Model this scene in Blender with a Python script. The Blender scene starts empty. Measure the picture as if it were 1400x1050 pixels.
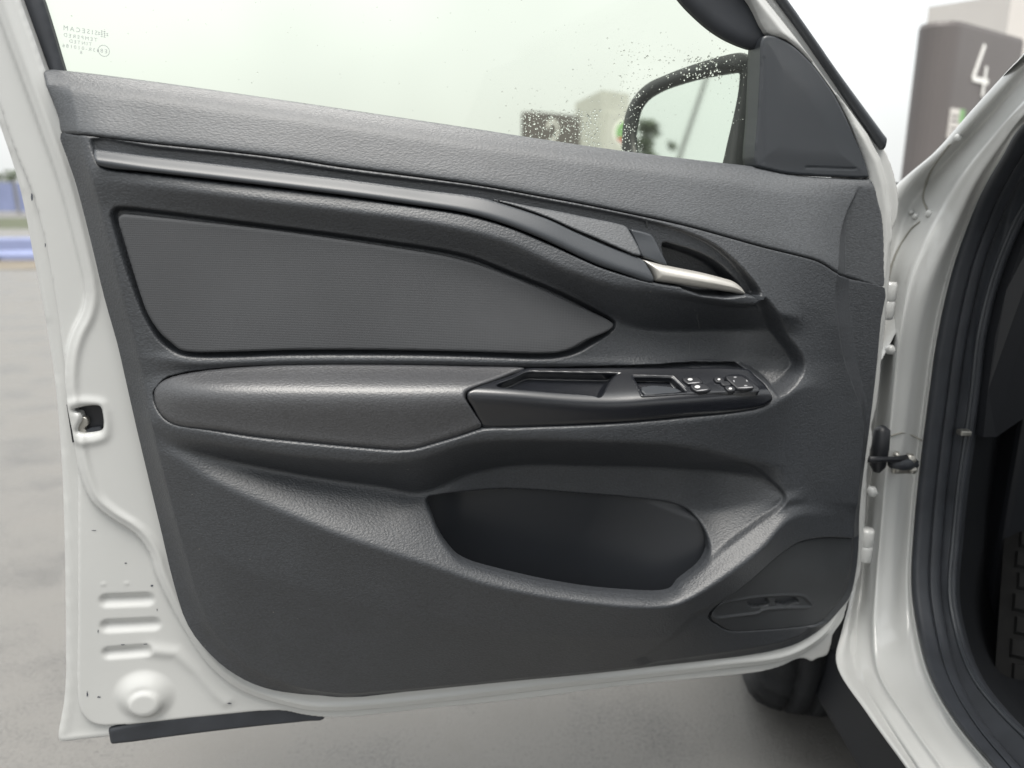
import bpy, math, random
import numpy as np
from mathutils import Vector

# ------------------------------------------------------------------ camera, world, sun, exposure
SC = bpy.context.scene
COL = SC.collection
rad = math.radians
rng = np.random.default_rng(7)
random.seed(7)
F = 1058.0                      # focal length in units of the 1400 px wide picture
PITCH = rad(14.6)
CT, ST = math.cos(PITCH), math.sin(PITCH)
CAMZ = 1.0
cam = bpy.data.cameras.new('camera')
cam.lens = F * 36.0 / 1400.0
cam.sensor_width = 36.0
cam.clip_start = 0.02
cam.clip_end = 2000
cam.dof.use_dof = True
cam.dof.focus_distance = 0.86
cam.dof.aperture_fstop = 3.5
cam_o = bpy.data.objects.new('camera', cam)
cam_o.location = (0, 0, CAMZ)
cam_o.rotation_euler = (rad(90) - PITCH, 0, 0)
COL.objects.link(cam_o)
SC.camera = cam_o

SUN_EL, SUN_AZ = rad(71), rad(168)        # azimuth measured from +Y towards +X
world = bpy.data.worlds.new('World')
SC.world = world
world.use_nodes = True
wn, wl = world.node_tree.nodes, world.node_tree.links
bg = wn['Background']
sky = wn.new('ShaderNodeTexSky')
sky.sky_type = 'NISHITA'
sky.sun_disc = False
sky.sun_elevation = SUN_EL
sky.sun_rotation = SUN_AZ
sky.dust_density = 4.0
tc = wn.new('ShaderNodeTexCoord')
sx = wn.new('ShaderNodeSeparateXYZ')
wl.new(tc.outputs['Generated'], sx.inputs[0])
cl = wn.new('ShaderNodeTexNoise')
cl.inputs['Scale'].default_value = 2.2
cl.inputs['Detail'].default_value = 3
wl.new(tc.outputs['Generated'], cl.inputs['Vector'])
mr = wn.new('ShaderNodeMapRange')           # overcast: brighter overhead than at the horizon
mr.inputs[1].default_value = 0.0; mr.inputs[2].default_value = 1.0
mr.inputs[3].default_value = 6.7; mr.inputs[4].default_value = 15.5
wl.new(sx.outputs['Z'], mr.inputs[0])
mc = wn.new('ShaderNodeMapRange')
mc.inputs[1].default_value = 0.3; mc.inputs[2].default_value = 0.7
mc.inputs[3].default_value = 0.88; mc.inputs[4].default_value = 1.1
wl.new(cl.outputs['Fac'], mc.inputs[0])
mm = wn.new('ShaderNodeMath'); mm.operation = 'MULTIPLY'
wl.new(mr.outputs[0], mm.inputs[0]); wl.new(mc.outputs[0], mm.inputs[1])
vm = wn.new('ShaderNodeVectorMath'); vm.operation = 'SCALE'
vm.inputs[0].default_value = (0.98, 1.0, 0.99)
wl.new(mm.outputs[0], vm.inputs['Scale'])
mx = wn.new('ShaderNodeMix'); mx.data_type = 'RGBA'
mx.inputs[0].default_value = 0.88
wl.new(sky.outputs[0], mx.inputs[6]); wl.new(vm.outputs[0], mx.inputs[7])
wl.new(mx.outputs[2], bg.inputs['Color'])
bg.inputs['Strength'].default_value = 0.05

sun = bpy.data.lights.new('sun', 'SUN')
sun.energy = 1.5
sun.angle = rad(32)
sun.color = (1.0, 0.96, 0.9)
sun_o = bpy.data.objects.new('sun', sun)
sd_ = Vector((math.sin(SUN_AZ) * math.cos(SUN_EL), math.cos(SUN_AZ) * math.cos(SUN_EL), math.sin(SUN_EL)))
sun_o.rotation_euler = sd_.to_track_quat('Z', 'Y').to_euler()
sun_o.location = (0, 0, 12)
COL.objects.link(sun_o)

SC.view_settings.view_transform = 'Standard'
SC.view_settings.look = 'None'
SC.view_settings.exposure = 1.6
SC.view_settings.gamma = 1.0
SC.render.engine = 'CYCLES'
SC.cycles.max_bounces = 10
SC.cycles.transparent_max_bounces = 16

# ------------------------------------------------------------------ geometry helpers
def ray(px, py):
    x = (px - 700.0) / F
    y = (525.0 - py) / F
    return np.array([x, CT + y * ST, -ST + y * CT])

CAM = np.array([0.0, 0.0, CAMZ])

def at_y(px, py, Y):
    r = ray(px, py)
    return CAM + r * (Y / r[1])

def at_z(px, py, z):
    r = ray(px, py)
    return CAM + r * ((z - CAMZ) / r[2])

class Frame:
    def __init__(s, o, e1, e2):
        s.o = np.array(o, float)
        s.e1 = np.array(e1, float) / np.linalg.norm(e1)
        e2 = np.array(e2, float)
        e2 = e2 - s.e1 * e2.dot(s.e1)
        s.e2 = e2 / np.linalg.norm(e2)
        s.n = np.cross(s.e1, s.e2)
    def point(s, px, py, c=0.0):
        r = ray(px, py)
        return CAM + r * ((c - s.n.dot(CAM - s.o)) / s.n.dot(r))
    def local(s, P):
        d = np.asarray(P) - s.o
        return np.stack([d @ s.e1, d @ s.e2, d @ s.n], -1)
    def world(s, L):
        L = np.asarray(L)
        return s.o + L[..., 0:1] * s.e1 + L[..., 1:2] * s.e2 + L[..., 2:3] * s.n
    def trace(s, pts, c=0.0):
        return np.array([s.local(s.point(p[0], p[1], p[2] if len(p) > 2 else c)) for p in pts])

DA = rad(10)
D0 = 0.90
DOOR = Frame((0, D0, 0), (math.cos(DA), math.sin(DA), 0), (0, 0, 1))

def crs(P, closed=False, n=6):
    """centripetal Catmull-Rom through the points"""
    P = np.array(P, float)
    if closed:
        Q = np.vstack([P[-1], P, P[0], P[1]])
    else:
        Q = np.vstack([2 * P[0] - P[1], P, 2 * P[-1] - P[-2]])
    out = []
    for i in range(len(Q) - 3):
        p0, p1, p2, p3 = Q[i:i + 4]
        t0 = 0.0
        t1 = t0 + max(np.linalg.norm(p1 - p0), 1e-9) ** 0.5
        t2 = t1 + max(np.linalg.norm(p2 - p1), 1e-9) ** 0.5
        t3 = t2 + max(np.linalg.norm(p3 - p2), 1e-9) ** 0.5
        for k in range(n):
            t = t1 + (t2 - t1) * k / n
            a1 = (t1 - t) / (t1 - t0) * p0 + (t - t0) / (t1 - t0) * p1
            a2 = (t2 - t) / (t2 - t1) * p1 + (t - t1) / (t2 - t1) * p2
            a3 = (t3 - t) / (t3 - t2) * p2 + (t - t2) / (t3 - t2) * p3
            b1 = (t2 - t) / (t2 - t0) * a1 + (t - t0) / (t2 - t0) * a2
            b2 = (t3 - t) / (t3 - t1) * a2 + (t - t1) / (t3 - t1) * a3
            out.append((t2 - t) / (t2 - t1) * b1 + (t - t1) / (t2 - t1) * b2)
    if not closed:
        out.append(P[-1])
    return np.array(out)

def outline(fr, pts, c=0.0, n=4, smooth=True):
    """photo points (x, y[, door depth]) -> closed outline in the frame"""
    w = np.array([DOOR.point(p[0], p[1], p[2]) if len(p) > 2 else
                  (DOOR.point(p[0], p[1], c) if fr.door_depth else fr.point(p[0], p[1], c)) for p in pts])
    L = fr.local(w)[:, :2]
    return crs(L, True, n) if smooth else L
Frame.door_depth = True

def sdf(poly, X, Y, margin=None):
    """signed distance (inside negative) and the nearest boundary point"""
    X = np.asarray(X, float); Y = np.asarray(Y, float)
    shp = X.shape
    X = X.ravel(); Y = Y.ravel()
    D = np.full(X.shape, 1e9); NX = X.copy(); NY = Y.copy()
    if margin is None:
        sel = slice(None); x, y = X, Y
    else:
        lo, hi = poly.min(0) - margin, poly.max(0) + margin
        sel = np.nonzero((X > lo[0]) & (X < hi[0]) & (Y > lo[1]) & (Y < hi[1]))[0]
        x, y = X[sel], Y[sel]
    d = np.full(x.shape, 1e9); qx = x.copy(); qy = y.copy()
    ins = np.zeros(x.shape, bool)
    A = poly; B = np.roll(poly, -1, 0)
    for (ax, ay), (bx, by) in zip(A, B):
        ex, ey = bx - ax, by - ay
        L2 = ex * ex + ey * ey
        if L2 < 1e-16:
            continue
        t = ((x - ax) * ex + (y - ay) * ey) / L2
        np.clip(t, 0, 1, out=t)
        cx = ax + t * ex; cy = ay + t * ey
        dd = (x - cx) ** 2 + (y - cy) ** 2
        m = dd < d
        d[m] = dd[m]; qx[m] = cx[m]; qy[m] = cy[m]
        if ey != 0:
            c = ((ay > y) != (by > y)) & (x < ex * (y - ay) / ey + ax)
            ins ^= c
    d = np.sqrt(d)
    d[ins] *= -1
    D[sel] = d; NX[sel] = qx; NY[sel] = qy
    return D.reshape(shp), NX.reshape(shp), NY.reshape(shp)

def dist_line(L, X, Y):
    d = np.full(np.shape(X), 1e9)
    for (ax, ay), (bx, by) in zip(L[:-1], L[1:]):
        ex, ey = bx - ax, by - ay
        t = np.clip(((X - ax) * ex + (Y - ay) * ey) / max(ex * ex + ey * ey, 1e-16), 0, 1)
        d = np.minimum(d, (X - ax - t * ex) ** 2 + (Y - ay - t * ey) ** 2)
    return np.sqrt(d)

def ss(x, a, b):
    t = np.clip((x - a) / (b - a), 0, 1)
    return t * t * (3 - 2 * t)

def edge_round(sd, r):
    """drop near an edge as a quarter round"""
    t = np.clip((r + sd) / r, 0, 1)
    return r * (1 - np.sqrt(np.maximum(1 - t * t, 0)))

def blur(A, sx_, sy_):
    for ax, s in ((0, sy_), (1, sx_)):
        if s < 0.3:
            continue
        k = int(3 * s + 1)
        w = np.exp(-0.5 * (np.arange(-k, k + 1) / s) ** 2); w /= w.sum()
        pad = [(0, 0), (0, 0)]; pad[ax] = (k, k)
        P = np.pad(A, pad, mode='edge')
        out = np.zeros_like(A)
        for i, wi in enumerate(w):
            out += wi * (P[i:i + A.shape[0], :] if ax == 0 else P[:, i:i + A.shape[1]])
        A = out
    return A

def railsurf(fr, rails, res=0.002, su=0.010, sv=0.003):
    """surface through rails (photo x, y, door depth), each running left to right, top rail first"""
    RL = []
    for r in rails:
        P = np.array([DOOR.point(*p) for p in r])
        L = crs(fr.local(P), False, 6)
        L = L[np.argsort(L[:, 0])]
        RL.append(L)
    allp = np.vstack(RL)
    a0, a1 = allp[:, 0].min(), allp[:, 0].max()
    b0, b1 = allp[:, 1].min() - 0.02, allp[:, 1].max() + 0.02
    ga = np.arange(a0, a1 + res, res); gb = np.arange(b0, b1 + res, res)
    Bm = np.array([np.interp(ga, L[:, 0], L[:, 1]) for L in RL])
    Cm = np.array([np.interp(ga, L[:, 0], L[:, 2]) for L in RL])
    Bm = Bm[::-1].copy(); Cm = Cm[::-1].copy()
    for i in range(len(Bm) - 2, -1, -1):
        Bm[i] = np.minimum(Bm[i], Bm[i + 1] - 0.0012)
    Z = np.empty((len(gb), len(ga)))
    for j in range(len(ga)):
        Z[:, j] = np.interp(gb, Bm[:, j], Cm[:, j])
    Z = blur(Z, su / res, sv / res)
    def f(a, b):
        x = np.clip((a - ga[0]) / res, 0, len(ga) - 1.001); y = np.clip((b - gb[0]) / res, 0, len(gb) - 1.001)
        i = x.astype(int); j = y.astype(int); u = x - i; v = y - j
        return (Z[j, i] * (1 - u) * (1 - v) + Z[j, i + 1] * u * (1 - v) + Z[j + 1, i] * (1 - u) * v + Z[j + 1, i + 1] * u * v)
    return f

def mesh_np(name, V, Q, mat, parent=None, smooth=True, base=None):
    """V (n,3) world points, Q quads (m,4) or list of faces"""
    me = bpy.data.meshes.new(name)
    V = np.asarray(V, float)
    if parent is not None:
        parent = part_parent(parent)
        V = to_local(parent, V)
    elif base is not None:
        V = V - np.asarray(base)
    if isinstance(Q, np.ndarray):
        m, k = Q.shape
        me.vertices.add(len(V)); me.vertices.foreach_set('co', V.ravel())
        me.loops.add(m * k); me.loops.foreach_set('vertex_index', Q.ravel().astype(np.int32))
        me.polygons.add(m)
        me.polygons.foreach_set('loop_start', np.arange(0, m * k, k, dtype=np.int32))
        me.update(calc_edges=True)
        me.validate()
    else:
        me.from_pydata([tuple(v) for v in V], [], Q)
    me.polygons.foreach_set('use_smooth', np.full(len(me.polygons), smooth, dtype=bool))
    me.update()
    if mat:
        me.materials.append(mat)
    o = bpy.data.objects.new(name, me)
    COL.objects.link(o)
    if parent is not None:
        o.parent = parent
    elif base is not None:
        o.location = base
    return o

ROOTM = {}
def root_of(o):                     # nearest ancestor that has a frame of its own
    while o.name not in ROOTM:
        o = o.parent
    return o
def part_parent(o):                 # never deeper than thing > part > sub-part
    while o.parent is not None and o.parent.parent is not None:
        o = o.parent
    return o
def to_local(parent, V):
    r = root_of(parent)
    o, az = ROOTM.get(r.name, ((0, 0, 0), 0.0))
    d = V - np.array(o)
    c, s = math.cos(az), math.sin(az)
    return np.stack([d[:, 0] * c + d[:, 1] * s, -d[:, 0] * s + d[:, 1] * c, d[:, 2]], -1)

def thing(name, label, cat, loc=(0, 0, 0), az=0.0, group=None):
    o = bpy.data.objects.new(name, None)
    o.empty_display_size = 0.1
    o.location = loc
    o.rotation_euler = (0, 0, az)
    COL.objects.link(o)
    o['label'] = label; o['category'] = cat
    if group: o['group'] = group
    ROOTM[o.name] = (loc, az)
    return o

def relief(name, fr, out, hfun, res, skirt, mat, parent, holes=(), keep_holes_open=True):
    lo, hi = out.min(0) - res, out.max(0) + res
    ga = np.arange(lo[0], hi[0] + res, res); gb = np.arange(lo[1], hi[1] + res, res)
    X, Y = np.meshgrid(ga, gb)
    S, NX, NY = sdf(out, X, Y)
    for h in holes:
        s2, x2, y2 = sdf(h, X, Y, 0.05)
        s2 = -s2
        m = s2 > S
        S[m] = s2[m]; NX[m] = x2[m]; NY[m] = y2[m]
    ins = S < -0.3 * res
    cell = ins[:-1, :-1] | ins[1:, :-1] | ins[:-1, 1:] | ins[1:, 1:]
    j, i = np.nonzero(cell)
    W = X.shape[1]
    q = np.stack([j * W + i, j * W + i + 1, (j + 1) * W + i + 1, (j + 1) * W + i], 1)
    used = np.unique(q)
    remap = np.full(X.size, -1); remap[used] = np.arange(len(used))
    q = remap[q]
    x = X.ravel()[used]; y = Y.ravel()[used]; s = S.ravel()[used]
    nin = ~ins.ravel()[used]
    x[nin] = NX.ravel()[used][nin]; y[nin] = NY.ravel()[used][nin]; s[nin] = 0
    c = hfun(x, y, np.minimum(s, 0)) if callable(hfun) else np.full(x.shape, float(hfun))
    V = np.stack([x, y, c], 1)
    # border
    e = np.concatenate([q[:, [0, 1]], q[:, [1, 2]], q[:, [2, 3]], q[:, [3, 0]]])
    N = len(used)
    key = e[:, 0].astype(np.int64) * N + e[:, 1]
    rev = e[:, 1].astype(np.int64) * N + e[:, 0]
    bd = e[~np.isin(key, rev)]
    if skirt > 0 and len(bd):
        bv = np.unique(bd)
        rm = np.full(N, -1); rm[bv] = np.arange(len(bv))
        top = V[bv].copy(); bot = V[bv].copy(); bot[:, 2] -= skirt
        base = N; base2 = N + len(bv)
        p, r = rm[bd[:, 0]], rm[bd[:, 1]]
        sk = np.stack([p + base, p + base2, r + base2, r + base], 1)
        V = np.vstack([V, top, bot]); q = np.vstack([q, sk])
    return mesh_np(name, fr.world(V), q, mat, parent)

def tube(name, path, r, mat, parent=None, seg=8, base=None, cap=True):
    P = np.array(path, float)
    n = len(P)
    T = np.gradient(P, axis=0); T /= np.linalg.norm(T, axis=1)[:, None]
    up = np.array([0, 0, 1.0])
    if abs(T[0].dot(up)) > 0.9: up = np.array([1.0, 0, 0])
    V = []; R = np.broadcast_to(np.asarray(r, float), (n,))
    for k in range(n):
        a = np.cross(T[k], up); a /= np.linalg.norm(a); b = np.cross(a, T[k]); up = b
        for s in range(seg):
            t = 2 * math.pi * s / seg
            V.append(P[k] + R[k] * (math.cos(t) * a + math.sin(t) * b))
    Fc = []
    for k in range(n - 1):
        for s in range(seg):
            s2 = (s + 1) % seg
            Fc.append((k * seg + s, k * seg + s2, (k + 1) * seg + s2, (k + 1) * seg + s))
    if cap:
        Fc.append(tuple(range(seg))[::-1]); Fc.append(tuple((n - 1) * seg + s for s in range(seg)))
    return mesh_np(name, np.array(V), Fc, mat, parent, True, base)

def loft(name, rails, mat, parent, nu=90, nv=6, flip=False, base=None):
    """rails: list of world polylines with the same number of stations; smooth in both directions"""
    R = []
    for r in rails:
        c = crs(np.array(r, float), False, 12)
        d = np.r_[0, np.cumsum(np.linalg.norm(np.diff(np.array(r), axis=0), axis=1))]
        t = np.linspace(0, len(r) - 1, len(c))
        tt = np.linspace(0, len(r) - 1, nu)
        R.append(np.stack([np.interp(tt, t, c[:, k]) for k in range(3)], 1))
    R = np.array(R)                       # (nr, nu, 3)
    cols = [crs(R[:, i], False, nv) for i in range(nu)]
    G = np.array(cols)                    # (nu, nvv, 3)
    nvv = G.shape[1]
    idx = np.arange(nu * nvv).reshape(nu, nvv)
    q = np.stack([idx[:-1, :-1], idx[1:, :-1], idx[1:, 1:], idx[:-1, 1:]], -1).reshape(-1, 4)
    if flip: q = q[:, ::-1]
    return mesh_np(name, G.reshape(-1, 3), np.ascontiguousarray(q), mat, parent, True, base)

def to_world(root, V):
    o, az = ROOTM[root.name]
    c, s = math.cos(az), math.sin(az)
    V = np.asarray(V, float)
    return np.stack([V[:, 0] * c - V[:, 1] * s + o[0], V[:, 0] * s + V[:, 1] * c + o[1], V[:, 2] + o[2]], -1)

def boxmesh(name, lo, hi, mat, parent=None, bev=0.0, base=None, local=False):
    import bmesh
    bm = bmesh.new()
    bmesh.ops.create_cube(bm, size=1.0)
    lo, hi = np.array(lo, float), np.array(hi, float)
    for v in bm.verts:
        v.co = Vector(tuple((np.array(v.co) + 0.5) * (hi - lo) + lo))
    if bev > 0:
        bmesh.ops.bevel(bm, geom=bm.edges[:] + bm.verts[:], offset=bev, segments=2, affect='EDGES', profile=0.5)
    V = np.array([v.co[:] for v in bm.verts])
    bm.verts.index_update()
    Fc = [tuple(v.index for v in f.verts) for f in bm.faces]
    bm.free()
    if local: V = to_world(root_of(parent), V)
    return mesh_np(name, V, Fc, mat, parent, False, base)

from mathutils.bvhtree import BVHTree
def caster(o):
    me = o.data
    mw = o.matrix_world if o.parent is None else None
    r = root_of(o)
    V = [tuple(v) for v in to_world(r, np.array([v.co[:] for v in me.vertices]))]
    t = BVHTree.FromPolygons(V, [tuple(p.vertices) for p in me.polygons])
    def f(px, py, lift=0.0):
        d = ray(px, py); d = d / np.linalg.norm(d)
        h = t.ray_cast(Vector(tuple(CAM)), Vector(tuple(d)))
        if h[0] is None: return None
        return np.array(h[0]) - d * lift
    return f

# ------------------------------------------------------------------ materials
def material(name, col, rough=0.5, spec=0.5, metal=0.0, bump=None, mottle=None, coat=0.0):
    m = bpy.data.materials.new(name)
    m.use_nodes = True
    N, L = m.node_tree.nodes, m.node_tree.links
    b = N['Principled BSDF']
    b.inputs['Base Color'].default_value = (*col, 1)
    b.inputs['Roughness'].default_value = rough
    b.inputs['Specular IOR Level'].default_value = spec
    b.inputs['Metallic'].default_value = metal
    b.inputs['Coat Weight'].default_value = coat
    t = N.new('ShaderNodeTexCoord')
    if mottle:                       # (scale, low, high): wear that varies colour and gloss a little
        n = N.new('ShaderNodeTexNoise'); n.inputs['Scale'].default_value = mottle[0]; n.inputs['Detail'].default_value = 5
        L.new(t.outputs['Object'], n.inputs['Vector'])
        r = N.new('ShaderNodeMapRange')
        r.inputs[1].default_value = 0.3; r.inputs[2].default_value = 0.7
        r.inputs[3].default_value = mottle[1]; r.inputs[4].default_value = mottle[2]
        L.new(n.outputs['Fac'], r.inputs[0])
        s = N.new('ShaderNodeVectorMath'); s.operation = 'SCALE'
        s.inputs[0].default_value = col
        L.new(r.outputs[0], s.inputs['Scale'])
        L.new(s.outputs[0], b.inputs['Base Color'])
    if bump:                         # (kind, scale, strength, distance, stretch)
        kind, sc, st, di, stretch = bump
        mp = N.new('ShaderNodeMapping'); mp.inputs['Scale'].default_value = stretch
        L.new(t.outputs['Object'], mp.inputs['Vector'])
        if kind == 'grain':
            v = N.new('ShaderNodeTexVoronoi'); v.feature = 'SMOOTH_F1'; v.inputs['Scale'].default_value = sc
            nz = N.new('ShaderNodeTexNoise'); nz.inputs['Scale'].default_value = sc * 1.3; nz.inputs['Detail'].default_value = 1
            L.new(mp.outputs[0], v.inputs['Vector']); L.new(mp.outputs[0], nz.inputs['Vector'])
            h = N.new('ShaderNodeMath'); h.operation = 'MULTIPLY_ADD'; h.inputs[1].default_value = 0.9
            L.new(v.outputs['Distance'], h.inputs[0]); L.new(nz.outputs['Fac'], h.inputs[2])
            src = h.outputs[0]
            if mottle:                # colour follows grain height, standing in for shading of the relief
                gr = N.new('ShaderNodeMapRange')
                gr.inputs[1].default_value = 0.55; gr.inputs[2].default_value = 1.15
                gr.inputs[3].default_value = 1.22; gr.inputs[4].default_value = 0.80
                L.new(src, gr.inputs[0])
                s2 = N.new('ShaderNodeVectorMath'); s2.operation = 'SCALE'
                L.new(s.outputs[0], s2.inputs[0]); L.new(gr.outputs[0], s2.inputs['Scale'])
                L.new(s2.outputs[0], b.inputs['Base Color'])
        elif kind in ('weave', 'perforated'):
            sp = N.new('ShaderNodeSeparateXYZ'); L.new(mp.outputs[0], sp.inputs[0])
            def sn(a, b, sg):
                ad = N.new('ShaderNodeMath'); ad.operation = 'ADD' if sg > 0 else 'SUBTRACT'
                L.new(a, ad.inputs[0]); L.new(b, ad.inputs[1])
                mu = N.new('ShaderNodeMath'); mu.operation = 'MULTIPLY'; mu.inputs[1].default_value = sc
                L.new(ad.outputs[0], mu.inputs[0])
                si = N.new('ShaderNodeMath'); si.operation = 'SINE'; L.new(mu.outputs[0], si.inputs[0])
                return si.outputs[0]
            pr = N.new('ShaderNodeMath'); pr.operation = 'MULTIPLY'
            L.new(sn(sp.outputs['X'], sp.outputs['Z'], 1), pr.inputs[0]); L.new(sn(sp.outputs['X'], sp.outputs['Z'], -1), pr.inputs[1])
            src = pr.outputs[0]
            if kind == 'perforated' and mottle:      # the punched holes are black
                hr = N.new('ShaderNodeMapRange')
                hr.inputs[1].default_value = -0.1; hr.inputs[2].default_value = 0.45
                hr.inputs[3].default_value = 1.25; hr.inputs[4].default_value = 0.25
                L.new(src, hr.inputs[0])
                s3 = N.new('ShaderNodeVectorMath'); s3.operation = 'SCALE'
                L.new(s.outputs[0], s3.inputs[0]); L.new(hr.outputs[0], s3.inputs['Scale'])
                L.new(s3.outputs[0], b.inputs['Base Color'])
        elif kind == 'lines':
            w = N.new('ShaderNodeTexWave'); w.bands_direction = 'Z'; w.inputs['Scale'].default_value = sc
            L.new(mp.outputs[0], w.inputs['Vector']); src = w.outputs['Fac']
        else:
            nz = N.new('ShaderNodeTexNoise'); nz.inputs['Scale'].default_value = sc; nz.inputs['Detail'].default_value = 6
            nz.inputs['Roughness'].default_value = 0.6
            L.new(mp.outputs[0], nz.inputs['Vector']); src = nz.outputs['Fac']
        bu = N.new('ShaderNodeBump'); bu.inputs['Strength'].default_value = st; bu.inputs['Distance'].default_value = di
        L.new(src, bu.inputs['Height']); L.new(bu.outputs[0], b.inputs['Normal'])
    return m

G0 = (0.029, 0.032, 0.037)
M = {}
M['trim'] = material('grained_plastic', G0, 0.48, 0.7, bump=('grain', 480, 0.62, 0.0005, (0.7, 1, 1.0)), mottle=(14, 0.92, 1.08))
M['trim_glare'] = material('grained_plastic_glare', (0.050, 0.054, 0.060), 0.50, 0.7, bump=('grain', 600, 0.45, 0.0005, (0.5, 1, 1.0)), mottle=(14, 0.92, 1.08))  # same plastic as the trim, base lightened to paint in the glare
M['smooth'] = material('smooth_plastic', (0.036, 0.040, 0.046), 0.36, 0.5, bump=('noise', 900, 0.12, 0.0002, (1, 1, 1)))
M['fabric'] = material('woven_fabric', (0.056, 0.058, 0.062), 0.7, 0.3, bump=('weave', 1750, 0.3, 0.0004, (1, 1, 1)), mottle=(9, 0.93, 1.07))
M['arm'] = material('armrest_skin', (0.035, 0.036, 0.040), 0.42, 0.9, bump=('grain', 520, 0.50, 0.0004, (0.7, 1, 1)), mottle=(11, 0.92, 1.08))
M['gloss'] = material('dark_satin_plastic', (0.007, 0.008, 0.011), 0.27, 0.85, bump=('noise', 1400, 0.15, 0.0002, (1, 1, 1)))
M['black'] = material('black_plastic', (0.012, 0.013, 0.016), 0.45, 0.4)
M['rubber'] = material('black_rubber', (0.026, 0.029, 0.035), 0.55, 0.4, bump=('noise', 300, 0.1, 0.0005, (1, 1, 1)), mottle=(30, 0.85, 1.15))
M['paint'] = material('white_car_paint', (0.440, 0.445, 0.437), 0.28, 0.5, coat=0.5, bump=('noise', 260, 0.05, 0.0006, (1, 1, 1)), mottle=(7, 0.95, 1.03))
M['silver'] = material('champagne_metal_paint', (0.52, 0.505, 0.475), 0.40, 0.5, metal=0.55)
M['icon'] = material('white_print', (0.50, 0.50, 0.50), 0.5, 0.4)
M['dirt'] = material('chipped_primer', (0.05, 0.055, 0.07), 0.7, 0.3)
M['steel'] = material('zinc_steel', (0.4, 0.39, 0.36), 0.4, 0.5, metal=0.8, mottle=(60, 0.6, 1.1))
M['dust'] = material('dust', (0.16, 0.155, 0.145), 0.9, 0.1)
M['scuff'] = material('scuffed_plastic', (0.060, 0.063, 0.066), 0.6, 0.3)
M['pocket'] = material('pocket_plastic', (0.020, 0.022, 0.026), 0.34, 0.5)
M['icon_dim'] = material('grey_print', (0.22, 0.22, 0.23), 0.5, 0.4)
M['speaker'] = material('speaker_mesh', (0.034, 0.037, 0.041), 0.5, 0.4, bump=('perforated', 1900, 0.35, 0.0005, (1, 1, 1)), mottle=(20, 0.9, 1.1))
M['mat'] = material('rubber_mat', (0.008, 0.008, 0.008), 0.8, 0.2, bump=('noise', 120, 0.3, 0.002, (1, 1, 1)), mottle=(25, 0.6, 1.4))
M['carpet'] = material('dark_carpet', (0.012, 0.013, 0.015), 0.95, 0.1, bump=('noise', 600, 0.5, 0.002, (1, 1, 1)))
M['tyre'] = material('tyre_rubber', (0.016, 0.017, 0.019), 0.7, 0.3, bump=('noise', 60, 0.3, 0.004, (1, 1, 1)), mottle=(9, 0.7, 1.5))
M['alloy'] = material('wheel_metal', (0.35, 0.35, 0.35), 0.4, 0.5, metal=0.7)

def glass_material():
    m = bpy.data.materials.new('tinted_glass'); m.use_nodes = True
    N, L = m.node_tree.nodes, m.node_tree.links
    N.clear()
    out = N.new('ShaderNodeOutputMaterial'); mixn = N.new('ShaderNodeMixShader')
    tr = N.new('ShaderNodeBsdfTransparent'); tr.inputs[0].default_value = (0.940, 0.960, 0.905, 1)
    gl = N.new('ShaderNodeBsdfGlossy'); gl.inputs['Roughness'].default_value = 0.02
    fr = N.new('ShaderNodeFresnel'); fr.inputs[0].default_value = 1.3
    L.new(fr.outputs[0], mixn.inputs[0]); L.new(tr.outputs[0], mixn.inputs[1]); L.new(gl.outputs[0], mixn.inputs[2])
    L.new(mixn.outputs[0], out.inputs[0])
    return m
M['glass'] = glass_material()
def water_material():
    m = bpy.data.materials.new('water_drop'); m.use_nodes = True
    b = m.node_tree.nodes['Principled BSDF']
    b.inputs['Transmission Weight'].default_value = 1.0
    b.inputs['IOR'].default_value = 1.33; b.inputs['Roughness'].default_value = 0.0
    b.inputs['Base Color'].default_value = (1, 1, 1, 1)
    return m
M['water'] = water_material()
def mirror_material():
    m = bpy.data.materials.new('mirror_silver'); m.use_nodes = True
    b = m.node_tree.nodes['Principled BSDF']
    b.inputs['Metallic'].default_value = 1.0; b.inputs['Roughness'].default_value = 0.03
    b.inputs['Base Color'].default_value = (0.66, 0.70, 0.68, 1)
    return m
M['mirror'] = mirror_material()

# ------------------------------------------------------------------ the open door
door_base = DOOR.point(640, 985, -0.02)
car = thing('car', 'white car with its front door open, seen from the driver side door opening', 'car', (0.55, 0.6, 0.0))

# --- white inner shell with window frame
SHELL_OUT = [(-45, -10), (-5, 140), (14, 200), (41, 267), (59, 336), (74, 421), (89, 536), (101, 609), (103, 650), (103, 729), (103, 860), (103, 955),
             (107, 977), (122, 993), (143, 997), (260, 986), (370, 976), (392, 977), (410, 981), (441, 985), (476, 985), (550, 977), (650, 967), (750, 956), (843, 943),
             (986, 929), (1043, 922), (1072, 914), (1094, 904), (1106, 905), (1112, 908), (1120, 904), (1134, 899), (1140, 884), (1142, 871), (1156, 850), (1163, 826),
             (1179, 790), (1184, 760), (1186, 730), (1181, 712), (1184, 690), (1188, 668), (1189, 650), (1193, 625), (1197, 600), (1196, 585), (1202, 560), (1209, 500), (1216, 430), (1219, 380),
             (1217, 335), (1231, 300), (1233, 275), (1230, 250), (1216, 207), (1150, 112), (1067, 0), (940, -150), (700, -330), (300, -380), (-60, -330), (-125, -200)]
WIN_HOLE = [(62, 99), (45, 50), (27, 0), (-26, -170), (20, -250), (300, -300), (650, -260), (880, -120), (1000, -28), (1028, 3), (1050, 44), (1074, 54), (1102, 76), (1141, 125), (1170, 187), (1188, 238),
            (1196, 300), (1196, 420), (1180, 560), (1165, 700), (1140, 800), (1080, 868), (900, 893), (560, 928), (450, 936), (380, 925), (320, 890), (280, 840), (250, 740), (190, 500), (130, 280)]
so = outline(DOOR, SHELL_OUT, -0.002, 3)
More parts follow.
